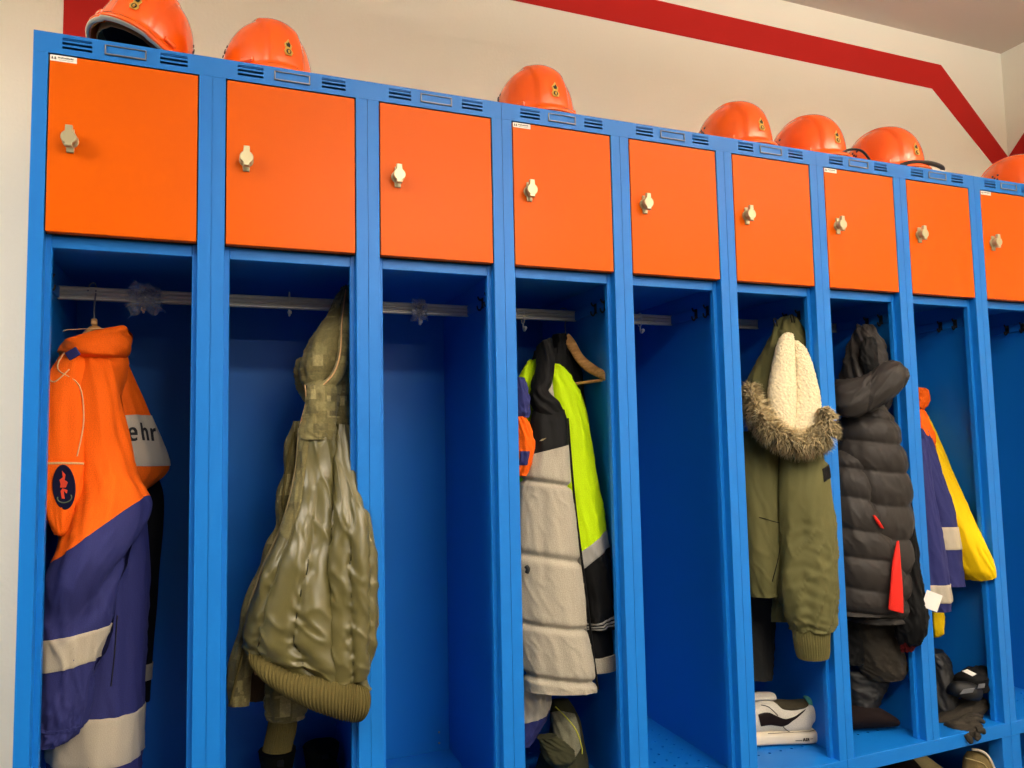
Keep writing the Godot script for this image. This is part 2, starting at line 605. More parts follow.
func room() -> void:
	var lo := Vector3(-2.2, 0, -0.5)
	var hi := Vector3(3.3, 2.66, 6.0)
	var mb := MB.new()
	mb.span(Vector3(lo.x - 0.2, -0.2, lo.z - 0.2), Vector3(hi.x + 0.2, 0, hi.z + 0.2)); structure("floor", mb, M.floor)
	mb = MB.new()
	mb.span(Vector3(lo.x - 0.2, hi.y, lo.z - 0.2), Vector3(hi.x + 0.2, hi.y + 0.2, hi.z + 0.2)); structure("ceiling", mb, M.ceiling)
	mb = MB.new()
	mb.span(Vector3(lo.x - 0.2, 0, lo.z - 0.2), Vector3(hi.x + 0.2, hi.y, lo.z)); structure("wall_back", mb, M.wall)
	mb = MB.new()
	mb.span(Vector3(lo.x - 0.2, 0, hi.z), Vector3(hi.x + 0.2, hi.y, hi.z + 0.2)); structure("wall_front", mb, M.wall_far)
	mb = MB.new()
	mb.span(Vector3(lo.x - 0.2, 0, lo.z), Vector3(lo.x, hi.y, hi.z)); structure("wall_left", mb, M.wall_far)
	mb = MB.new()
	mb.span(Vector3(hi.x, 0, lo.z), Vector3(hi.x + 0.2, hi.y, hi.z)); structure("wall_right", mb, M.wall)
	# the red painted band: level along the back wall, dropping at its ends, rising again on the right wall
	var back := Transform3D(Basis.IDENTITY, Vector3(0, 0, lo.z))
	mb = MB.new()
	mb.prism(PackedVector2Array([Vector2(-0.045, 2.447), Vector2(-0.045, 1.2), Vector2(0.058, 1.2), Vector2(0.058, 2.447), Vector2(2.892, 2.447), Vector2(3.3, 2.101), Vector2(3.3, 2.222), Vector2(2.948, 2.552), Vector2(-0.045, 2.552)]), 0.0015, back)
	structure("trim_1", mb, M.red)
	mb = MB.new()
	var side := Transform3D(Basis(Vector3(0, 0, 1), Vector3.UP, Vector3(-1, 0, 0)), Vector3(hi.x, 0, lo.z))
	mb.prism(PackedVector2Array([Vector2(0, 2.101), Vector2(0.36, 2.447), Vector2(4.7, 2.447), Vector2(4.7, 2.552), Vector2(0.31, 2.552), Vector2(0, 2.222)]), 0.0015, side)
	structure("trim_2", mb, M.red)


# ---------------------------------------------------------------- lockers
func outline_arc(c: Vector2, r: float, a0: float, a1: float, n: int) -> PackedVector2Array:
	var out := PackedVector2Array()
	for k in n + 1:
		var a := lerpf(a0, a1, k / float(n))
		out.append(c + Vector2(cos(a), sin(a)) * r)
	return out

func knob_outline(r: float, tab: float, up: float, down: float) -> PackedVector2Array:
	var a := asin(tab / r)
	var out := outline_arc(Vector2.ZERO, r, -PI / 2 + a, PI / 2 - a, 8)
	out.append(Vector2(tab * 0.9, up)); out.append(Vector2(-tab * 0.9, up))
	out.append_array(outline_arc(Vector2.ZERO, r, PI / 2 + a, 3 * PI / 2 - a, 8))
	out.append(Vector2(-tab * 0.9, -down)); out.append(Vector2(tab * 0.9, -down))
	return out

func locker_parts() -> void:
	# one locker's worth of shared meshes, x from 0 to PITCH
	var mb := MB.new()
	mb.span(Vector3(0.0263, DOOR_BOTTOM, -0.0175), Vector3(0.2737, DOOR_TOP - 0.0008, 0), 0.0012)
	shared["door"] = mb.mesh()
	mb = MB.new()    # dark joint round the door
	mb.span(Vector3(0.0242, DOOR_BOTTOM - 0.001, -0.0208), Vector3(0.2758, DOOR_TOP + 0.0014, -0.004 - 0.0138))
	shared["seal"] = mb.mesh()
	mb = MB.new()
	mb.prism(knob_outline(0.0135, 0.0066, 0.0215, 0.022), 0.004, Transform3D.IDENTITY, 0.0008)
	shared["knob_plate"] = mb.mesh()
	mb = MB.new()
	mb.lathe([[0.008, 0.0205], [0.009, 0.0205], [0.009, 0.004], [0.0105, 0.004]], 18, Transform3D(Basis(Vector3.RIGHT, PI / 2), Vector3.ZERO))
	mb.prism(knob_outline(0.0128, 0.0062, 0.0225, 0.017), 0.008, Transform3D(Basis.IDENTITY, Vector3(0, 0, 0.014)), 0.0014)
	shared["knob"] = mb.mesh()
	mb = MB.new()    # label holder: a thin bent frame
	mb.span(Vector3(0.114, 1.8425, 0), Vector3(0.184, 1.8455, 0.0035), 0.0008)
	mb.span(Vector3(0.114, 1.8600, 0), Vector3(0.184, 1.8622, 0.0025), 0.0008)
	mb.span(Vector3(0.114, 1.8425, 0), Vector3(0.1165, 1.8622, 0.003), 0.0008)
	mb.span(Vector3(0.1815, 1.8425, 0), Vector3(0.184, 1.8622, 0.003), 0.0008)
	shared["label_holder"] = mb.mesh()
	# front stile: face, return and recessed lip, from the bench to the header
	for s in [0, 1]:
		mb = MB.new()
		var prof := [Vector2(0.0005, -0.034), Vector2(0.0005, 0), Vector2(0.0232, 0), Vector2(0.024, -0.0008), Vector2(0.024, -0.021), Vector2(0.0328, -0.021), Vector2(0.0336, -0.022), Vector2(0.0336, -0.034)]
		var out := PackedVector2Array()
		for p in prof: out.append(Vector2(p.x, p.y) if s == 0 else Vector2(PITCH - p.x, p.y))
		# outline in x, z pushed up along y
		mb.prism(out, DOOR_TOP + 0.0014 - BENCH, Transform3D(Basis(Vector3(1, 0, 0), Vector3(0, 0, 1), Vector3(0, -1, 0)), Vector3(0, DOOR_TOP + 0.0014, 0)))
		shared["stile%d" % s] = mb.mesh()
	mb = MB.new()
	mb.span(Vector3(0.0336, 1.478, -0.045), Vector3(0.2664, DOOR_BOTTOM - 0.002, -0.0215), 0.001)
	shared["shelf_lip"] = mb.mesh()
	# bench plate, square pattern of round holes
	mb = MB.new()
	var x0 := 0.0252; var pitch_x := 0.0357; var z0 := -0.0917; var pitch_z := 0.0366
	for i in 7:
		for j in 8:
			var cx := x0 + pitch_x * (i + 0.5); var cz := z0 - pitch_z * (j + 0.5)
			var hx := pitch_x / 2; var hz := pitch_z / 2
			var sq := [Vector2(hx, 0), Vector2(hx, hz), Vector2(0, hz), Vector2(-hx, hz), Vector2(-hx, 0), Vector2(-hx, -hz), Vector2(0, -hz), Vector2(hx, -hz)]
			for k in 8:
				var a: Vector2 = sq[k]; var b: Vector2 = sq[(k + 1) % 8]
				var ra := Vector2(cos(TAU * k / 8.0), sin(TAU * k / 8.0)) * 0.0044
				var rb := Vector2(cos(TAU * (k + 1) / 8.0), sin(TAU * (k + 1) / 8.0)) * 0.0044
				mb.quad(Vector3(cx + ra.x, 0, cz + ra.y), Vector3(cx + rb.x, 0, cz + rb.y), Vector3(cx + b.x, 0, cz + b.y), Vector3(cx + a.x, 0, cz + a.y))
				mb.quad(Vector3(cx + ra.x, 0, cz + ra.y), Vector3(cx + ra.x, -0.0015, cz + ra.y), Vector3(cx + rb.x, -0.0015, cz + rb.y), Vector3(cx + rb.x, 0, cz + rb.y))
	var xe := x0 + pitch_x * 7; var ze := z0 - pitch_z * 8
	mb.span(Vector3(0.0012, -0.0015, z0), Vector3(PITCH - 0.0012, 0, -0.001))
	mb.span(Vector3(0.0012, -0.0015, -DEPTH + 0.002), Vector3(PITCH - 0.0012, 0, ze))
	mb.span(Vector3(0.0012, -0.0015, ze), Vector3(x0, 0, z0))
	mb.span(Vector3(xe, -0.0015, ze), Vector3(PITCH - 0.0012, 0, z0))
	shared["bench"] = mb.mesh()
	# ribbed aluminium rail across the locker
	mb = MB.new()
	var prof2 := []
	for k in 14:       # ribbed front
		prof2.append(Vector2(0.0055 + (0.0016 if k % 4 in [1, 2] else -0.0010), lerpf(0.0140, -0.0140, k / 13.0)))
	for k in 11:
		prof2.append(Vector2(-0.0055 - 0.001 * sin(PI * k / 10.0), lerpf(-0.0140, 0.0140, k / 10.0)))
	prof2[24] = prof2[0]
	for k in 24:
		var a: Vector2 = prof2[k]; var b: Vector2 = prof2[k + 1]
		mb.quad(Vector3(0.0012, 1.4405 + a.y, -0.26 + a.x), Vector3(0.0012, 1.4405 + b.y, -0.26 + b.x), Vector3(PITCH - 0.0012, 1.4405 + b.y, -0.26 + b.x), Vector3(PITCH - 0.0012, 1.4405 + a.y, -0.26 + a.x))
	shared["rail"] = mb.mesh()
	# hook strip on a side panel
	mb = MB.new()
	mb.span(Vector3(0, 1.428, -0.253), Vector3(0.004, 1.452, -0.06), 0.001)
	shared["strip"] = mb.mesh()
	mb = MB.new()
	mb.span(Vector3(0.004, 1.426, -0.007), Vector3(0.008, 1.452, 0.007), 0.0015)
	mb.tube([Vector3(0.007, 1.446, 0), Vector3(0.02, 1.447, 0), Vector3(0.026, 1.454, 0)], 0.0028, 8, 3)
	mb.tube([Vector3(0.007, 1.432, 0), Vector3(0.016, 1.422, 0), Vector3(0.026, 1.424, 0), Vector3(0.029, 1.432, 0)], 0.0028, 8, 3)
	shared["hook"] = mb.mesh()
	mb = MB.new()
	mb.lathe([[0.0003, 0.0012], [0.002, 0.001], [0.003, 0.0]], 10, Transform3D(Basis(Vector3.RIGHT, PI / 2), Vector3.ZERO))
	shared["rivet"] = mb.mesh()


func header_mesh(count: int) -> MB:
	var mb := MB.new()
	var w := count * PITCH
	var ys := [1.8316, 1.8424, 1.8470, 1.8506, 1.8552, 1.8588, 1.8634, TOP]
	for k in 7:
		if k % 2 == 0:
			mb.span(Vector3(0.0004, ys[k], -0.002), Vector3(w - 0.0004, ys[k + 1], 0))
			continue
		var x := 0.0004
		for i in count:
			for s in [[0.0455, 0.0935], [0.207, 0.255]]:
				mb.span(Vector3(x, ys[k], -0.002), Vector3(i * PITCH + s[0], ys[k + 1], 0))
				x = i * PITCH + s[1]
		mb.span(Vector3(x, ys[k], -0.002), Vector3(w - 0.0004, ys[k + 1], 0))
	return mb


func locker_unit(first: int, count: int, label: String, stickers: Array) -> void:
	var t := thing("locker_unit", label, "lockers", Vector3(first * PITCH, 0, 0))
	var w := count * PITCH
	var mb := MB.new()
	for k in count + 1:       # sides and partitions
		var x := clampf(k * PITCH, 0.0012, w - 0.0012)
		mb.span(Vector3(x - 0.0008, 0.26, -DEPTH), Vector3(x + 0.0008, TOP - 0.0085, -0.003))
	mb.span(Vector3(0.0005, 0.05, -DEPTH - 0.001), Vector3(w - 0.0005, TOP - 0.008, -DEPTH + 0.001))
	mb.span(Vector3(0.0004, TOP - 0.0085, -DEPTH), Vector3(w - 0.0004, TOP - 0.0005, -0.0021))
	mb.span(Vector3(0.0005, 1.4955, -DEPTH), Vector3(w - 0.0005, 1.497, -0.03))
	mb.span(Vector3(0.0005, 0.075, -DEPTH), Vector3(w - 0.0005, 0.08, -0.01))
	put("carcass", mb.mesh(), M.blue, t)
	put("header", header_mesh(count).mesh(), M.blue, t)
	mb = MB.new()
	mb.span(Vector3(0.0004, 0.256, -0.025), Vector3(w - 0.0004, BENCH - 0.0002, -0.0), 0.0012)
	put("bench_rail", mb.mesh(), M.blue, t)
	for x in [0.0005, w - 0.0365]:
		mb = MB.new()
		mb.span(Vector3(x, 0.0, -0.045), Vector3(x + 0.036, 0.2555, -0.001), 0.001)
		put("base_post", mb.mesh(), M.blue, t)
		mb = MB.new()
		mb.span(Vector3(x, 0.0, -DEPTH), Vector3(x + 0.036, 0.2555, -DEPTH + 0.04), 0.001)
		put("base_post", mb.mesh(), M.blue, t)
		mb = MB.new()
		mb.span(Vector3(x + 0.012, 0.08, -DEPTH + 0.04), Vector3(x + 0.0132, 0.2555, -0.045))
		put("base_side", mb.mesh(), M.blue, t)
	for i in count:
		var o := Vector3(i * PITCH, 0, 0)
		put("stile", shared["stile0"], M.blue, t).position = o
		put("stile", shared["stile1"], M.blue, t).position = o
		put("shelf_lip", shared["shelf_lip"], M.blue, t).position = o
		put("bench_plate", shared["bench"], M.blue, t).position = o + Vector3(0, BENCH, 0)
		put("door_seal", shared["seal"], M.gap, t).position = o
		var d := put("door", shared["door"], M.orange, t)
		d.position = o
		put("knob_plate", shared["knob_plate"], M.metal, d).position = Vector3(0.0625, 1.671, 0)
		put("knob", shared["knob"], M.metal, d).position = Vector3(0.0625, 1.671, 0)
		if stickers.has(i):
			mb = MB.new()
			mb.span(Vector3(0.0268, 1.8172, 0), Vector3(0.0695, 1.8285, 0.0004), 0.0001)
			var s := put("sticker", mb.mesh(), M.white, d)
			s.set_meta("label", "small white maker's sticker in the door corner")
			sticker_print(d)
		put("label_holder", shared["label_holder"], M.steel, t).position = o
		put("clothes_rail", shared["rail"], M.alu, t).position = o
		for side in [0, 1]:
			var st := put("hook_strip", shared["strip"], M.blue, t)
			st.position = o + Vector3(0.0022, 0, 0)
			if side == 1:
				st.position = o + Vector3(PITCH - 0.0022, 0, -0.313)
				st.rotation = Vector3(0, PI, 0)
			for z in [-0.085, -0.135]:
				put("coat_hook", shared["hook"], M.rubber, st).scale = Vector3(0.6, 1, 1)
				st.get_child(-1).position = Vector3(0, 0, z if side == 0 else -0.313 - z)
		for p in [[0.27, 0.34], [0.27, 0.312]]:
			put("rivet", shared["rivet"], M.steel, t).position = o + Vector3(p[0], p[1], -DEPTH + 0.001)


# print too small to read in the photograph: uneven marks
func sticker_print(d: Node3D) -> void:
	var mb := MB.new()
	for x in [0.0290, 0.0335]:
		mb.prism(PackedVector2Array([Vector2(0, 0), Vector2(0.0036, 0), Vector2(0.0020, 0.0055), Vector2(0.0008, 0.005)]), 0.0003, Transform3D(Basis.IDENTITY, Vector3(x, 1.8205, 0.0003)))
	var x := 0.0395
	for k in 11:
		var w := 0.0011 + 0.0009 * absf(sin(k * 2.3))
		mb.span(Vector3(x, 1.8228 + 0.0003 * (k % 2), 0.0002), Vector3(x + w, 1.8258 - 0.0004 * (k % 3), 0.0006))
		x += w + 0.0006
	mb.span(Vector3(0.041, 1.8200, 0.0002), Vector3(0.064, 1.8204, 0.0006))
	put("sticker_mark", mb.mesh(), mat(Color(0.35, 0.33, 0.3), 0.7), d)


func text_mesh(words: String, height: float, depth: float, bold := false) -> TextMesh:
	var f := SystemFont.new()
	f.font_names = PackedStringArray(["Droid Sans"])
	if bold: f.font_weight = 700
	var tm := TextMesh.new()
	tm.text = words
	tm.font = f
	tm.font_size = 64
	tm.pixel_size = height / 46.0
	tm.depth = depth
	return tm


func lockers() -> void:
	locker_parts()
	locker_unit(0, 3, "leftmost blue steel locker unit with three orange doors, next to the bare wall", [0])
	locker_unit(3, 3, "blue locker unit of three orange doors holding the yellow jacket and fur hooded parka", [0])
	locker_unit(6, 2, "two-door blue locker unit holding the black puffer jacket and the yellow-edged navy jacket", [0])
	locker_unit(8, 2, "rightmost blue locker unit with orange doors cut by the right picture edge", [0])


# ---------------------------------------------------------------- helmets
# front towards +z, bottom rim at y = 0
func helmet_point(az: float, el: float, off := 0.0) -> Vector3:
	var c := cos(el); var s := sin(el)
	var flat := pow(maxf(c, 0.0), 0.82)
	var x := 0.097 * flat * sin(az)
	var zl := 0.122 if cos(az) > 0 else 0.128
	var z := zl * flat * cos(az)
	var y := 0.022 + 0.14 * pow(maxf(s, 0.0), 0.95)
	# raised comb over the top, a raised shield on the brow, flats at the sides
	var comb := smoothstep(0.042, 0.034, absf(x)) * smoothstep(0.35, 0.75, el)
	var brow := smoothstep(0.48, 0.40, absf(wrapf(az, -PI, PI))) * smoothstep(1.15, 1.0, el)
	off += 0.005 * comb + 0.0045 * brow * (1.0 - comb)
	var nn := Vector3(x / 0.0095, (y - 0.03) / 0.02, z / 0.0155).normalized()
	return Vector3(x, y, z) + nn * off

func helmet_frame(az: float, el: float, off: float) -> Transform3D:
	var p := helmet_point(az, el, off)
	var right := (helmet_point(az + 0.06, el, off) - helmet_point(az - 0.06, el, off)).normalized()
	var up := (helmet_point(az, el + 0.06, off) - helmet_point(az, el - 0.06, off))
	up = (up - right * up.dot(right)).normalized()
	return Transform3D(Basis(right, up, right.cross(up)), p)

func make_helmet(label: String) -> Node3D:
	var t := thing("helmet", label, "helmet", Vector3.ZERO)
	var mb := MB.new()
	var rows := []
	for i in 37:
		var el := PI / 2 * (1.0 - i / 36.0)
		var r := PackedVector3Array()
		for j in 97: r.append(helmet_point(TAU * j / 96.0, maxf(el, 0.0)))
		rows.append(r)
	# down over the rim and back up inside
	for k in [[0.006, 0.016], [0.009, 0.008], [0.009, 0.002], [0.004, 0.0], [-0.002, 0.002], [-0.004, 0.02]]:
		var r := PackedVector3Array()
		for j in 97:
			var az := TAU * j / 96.0
			var p := helmet_point(az, 0.0)
			var h := Vector3(p.x, 0, p.z).normalized()
			var peak := 0.012 * pow(maxf(0.0, cos(az)), 3.0) * clampf(k[0] / 0.009, 0, 1)
			p += h * (k[0] + peak)
			p.y = k[1]
			r.append(p)
		rows.append(r)
	mb.grid(rows, true)
	put("shell", mb.mesh(), M.helmet, t)
	mb = MB.new()
	rows = []
	for k in [[0.0022, 0.004], [0.0022, -0.0005], [0.005, -0.003], [0.0086, -0.0012], [0.0088, 0.0005]]:
		var r := PackedVector3Array()
		for j in 97:
			var az := TAU * j / 96.0
			var p := helmet_point(az, 0.0)
			var peak := 0.012 * pow(maxf(0.0, cos(az)), 3.0) * clampf(k[0] / 0.009, 0, 1)
			p += Vector3(p.x, 0, p.z).normalized() * (k[0] + peak)
			p.y = k[1]
			r.append(p)
		rows.append(r)
	for r in rows: r.reverse()
	mb.grid(rows, true)
	put("rim_edge", mb.mesh(), M.sole, t).set_meta("label", "pale edging of the rim")
	# dark cradle and leather sweatband inside
	mb = MB.new()
	rows = []
	for i in 13:
		var el := PI / 2 * (1.0 - i / 12.0)
		var r := PackedVector3Array()
		for j in 49: r.append(helmet_point(-TAU * j / 48.0, el, -0.014))
		rows.append(r)
	mb.grid(rows, true)
	put("cradle", mb.mesh(), M.liner, t)
	mb = MB.new()
	rows = []
	for k in [[-0.010, 0.03], [-0.014, 0.03], [-0.017, 0.002], [-0.013, 0.0], [-0.010, 0.03]]:
		var r := PackedVector3Array()
		for j in 49:
			var p := helmet_point(TAU * j / 48.0, 0.0)
			p += Vector3(p.x, 0, p.z).normalized() * k[0]
			p.y = k[1]
			r.append(p)
		rows.append(r)
	for r in rows: r.reverse()
	mb.grid(rows, true)
	put("sweatband", mb.mesh(), M.leather, t)
	# emblem on the brow: a flame over a small figure in a round mount
	var f := helmet_frame(0.0, 0.27, 0.001).scaled_local(Vector3(1.05, 1.15, 1.0))
	mb = MB.new()
	mb.prism(PackedVector2Array([Vector2(-0.006, -0.016), Vector2(0.006, -0.016), Vector2(0.0095, -0.009), Vector2(0.006, -0.002), Vector2(0.0085, 0.006), Vector2(0.004, 0.011), Vector2(0.0015, 0.019), Vector2(-0.003, 0.012), Vector2(-0.008, 0.007), Vector2(-0.006, -0.002), Vector2(-0.0095, -0.009)]), 0.0016, f, 0.0005)
	var em := put("emblem", mb.mesh(), M.gold, t)
	em.set_meta("label", "gilt flame emblem")
	mb = MB.new()
	mb.prism(outline_arc(Vector2(0, -0.009), 0.0052, 0, TAU * 0.92, 12), 0.0012, f.translated_local(Vector3(0, 0, 0.0015)))
	mb.prism(PackedVector2Array([Vector2(-0.003, 0.002), Vector2(0.003, 0.001), Vector2(0.0045, 0.006), Vector2(0.0015, 0.012), Vector2(-0.001, 0.008), Vector2(-0.0045, 0.007)]), 0.0012, f.translated_local(Vector3(0, 0, 0.0015)))
	put("emblem_inlay", mb.mesh(), M.ink, em)
	mb = MB.new()
	mb.prism(PackedVector2Array([Vector2(-0.0016, -0.013), Vector2(0.0016, -0.013), Vector2(0.0024, -0.008), Vector2(0, -0.0055), Vector2(-0.0024, -0.008)]), 0.0012, f.translated_local(Vector3(0, 0, 0.0025)))
	put("emblem_inlay", mb.mesh(), M.gold, em)
	for s in [-1.0, 1.0]:
		mb = MB.new()       # accessory slot block at each side
		mb.box(Vector3.ZERO, Vector3(0.03, 0.011, 0.008), 0.002)
		var b := put("side_block", mb.mesh(), M.helmet, t)
		b.transform = helmet_frame(s * 0.85, 0.06, 0.0015)
		for k in 5:         # vent holes at the back of each side
			mb = MB.new()
			mb.lathe([[0.0002, 0.0012], [0.0033, 0.0010], [0.0036, -0.003]], 10, Transform3D(Basis(Vector3.RIGHT, PI / 2), Vector3.ZERO))
			var hole := put("vent_hole", mb.mesh(), M.ink, t)
			var q: Vector2 = [Vector2(0, 0), Vector2(0.08, 0.07), Vector2(-0.08, 0.07), Vector2(0.08, -0.05), Vector2(-0.08, -0.05)][k]
			hole.transform = helmet_frame(s * (1.7 + q.x), 0.44 + q.y, 0.0004)
	return t

func place_helmet(proto: Node3D, label: String, at: Vector3, turn: Vector3) -> Node3D:
	var h: Node3D = proto.duplicate()
	h.name = numbered("helmet")
	add_child(h)
	h.position = at
	h.rotation = turn
	h.scale = Vector3(1.0, 0.99, 0.98)
	h.set_meta("label", label)
	return h

const HELMET_Y := TOP + 0.003

func helmets() -> void:
	var h := make_helmet("orange helmet second from left, sitting upright above the second locker door")
	h.scale = Vector3(0.96, 0.97, 0.96)
	h.position = Vector3(0.407, HELMET_Y, -0.15)
	h.rotation = Vector3(0, deg_to_rad(18), 0)
	var a := place_helmet(h, "orange helmet on the far left, tipped back so its pale rim and dark inside show", Vector3(0.152, TOP + 0.046, -0.165), Vector3.ZERO)
	a.basis = Basis.from_scale(Vector3.ONE * 0.94) * Basis(Vector3.BACK, deg_to_rad(-20)) * Basis(Vector3.UP, deg_to_rad(-8)) * Basis(Vector3.RIGHT, deg_to_rad(-3))
	place_helmet(h, "orange helmet standing alone over the joint of the third and fourth locker doors", Vector3(1.043, HELMET_Y, -0.15), Vector3(0, deg_to_rad(2), 0))
	place_helmet(h, "orange helmet at the left of the close group of three, without any strap showing", Vector3(1.648, HELMET_Y, -0.15), Vector3(0, deg_to_rad(0), 0))
	var m := place_helmet(h, "orange helmet in the middle of the group of three, thin black strap looped", Vector3(1.908, HELMET_Y, -0.15), Vector3(0, deg_to_rad(0), 0))
	var mb := MB.new()
	mb.tube([Vector3(0.0, 0.012, 0.135), Vector3(0.03, 0.026, 0.136), Vector3(0.07, 0.03, 0.135), Vector3(0.1, 0.018, 0.13), Vector3(0.115, 0.004, 0.12), Vector3(0.09, 0.003, 0.08)], 0.0035, 8, 5)
	put("chin_strap", mb.mesh(), M.rubber, m)
	var n := place_helmet(h, "orange helmet at the right of the group of three, lying on a black strap", Vector3(2.205, HELMET_Y, -0.15), Vector3(0, deg_to_rad(0), 0))
	n.scale = Vector3(1.04, 1.02, 1.0)
	mb = MB.new()
	mb.tube([Vector3(-0.06, 0.008, 0.121), Vector3(-0.03, 0.017, 0.133), Vector3(0.03, 0.02, 0.14), Vector3(0.09, 0.017, 0.13), Vector3(0.11, 0.008, 0.105)], 0.0065, 8, 5)
	put("chin_strap", mb.mesh(), M.rubber, n)
	mb = MB.new()
	mb.box(Vector3(0.07, 0.005, 0.125), Vector3(0.05, 0.008, 0.02), 0.002)
	put("strap_buckle", mb.mesh(), M.white, n)
	place_helmet(h, "orange helmet furthest right, cut off by the right picture edge", Vector3(2.82, HELMET_Y, -0.16), Vector3(0, deg_to_rad(6), 0))


# ---------------------------------------------------------------- clothes and shoes
func garment(parent: Node3D, called: String, secs: Array, m: Material, shape = null, nu := 64, nv := 60, hem := 0.02, square := 1.0) -> Loft:
	var l := Loft.new(secs, shape, square)
	var mb := MB.new()
	l.whole(mb, nu, nv, hem)
	piece(called, mb, m, parent)
	return l

func strip(parent: Node3D, called: String, l: Loft, m: Material, u0: float, u1: float, v0, v1, off := 0.0015, nu := 40, nv := 8) -> MeshInstance3D:
	var mb := MB.new()
	l.patch(mb, nu, nv, u0, u1, v0, v1, off)
	return piece(called, mb, m, parent)

func cord(parent: Node3D, called: String, pts: Array, r, m: Material, sides := 6) -> MeshInstance3D:
	var mb := MB.new()
	mb.tube(pts, r, sides, 5)
	return piece(called, mb, m, parent)

func on(l: Loft, pts: Array, off := 0.001) -> Array:      # points on the cloth from pairs of u and v
	var out := []
	for p in pts: out.append(l.at(p[0], p[1], off))
	return out

func clothes() -> void:
	youth_jacket()
	rail_hooks()
	bomber()
	locker_four()
	parka()
	puffer()
	locker_eight()
	bench_shoes()


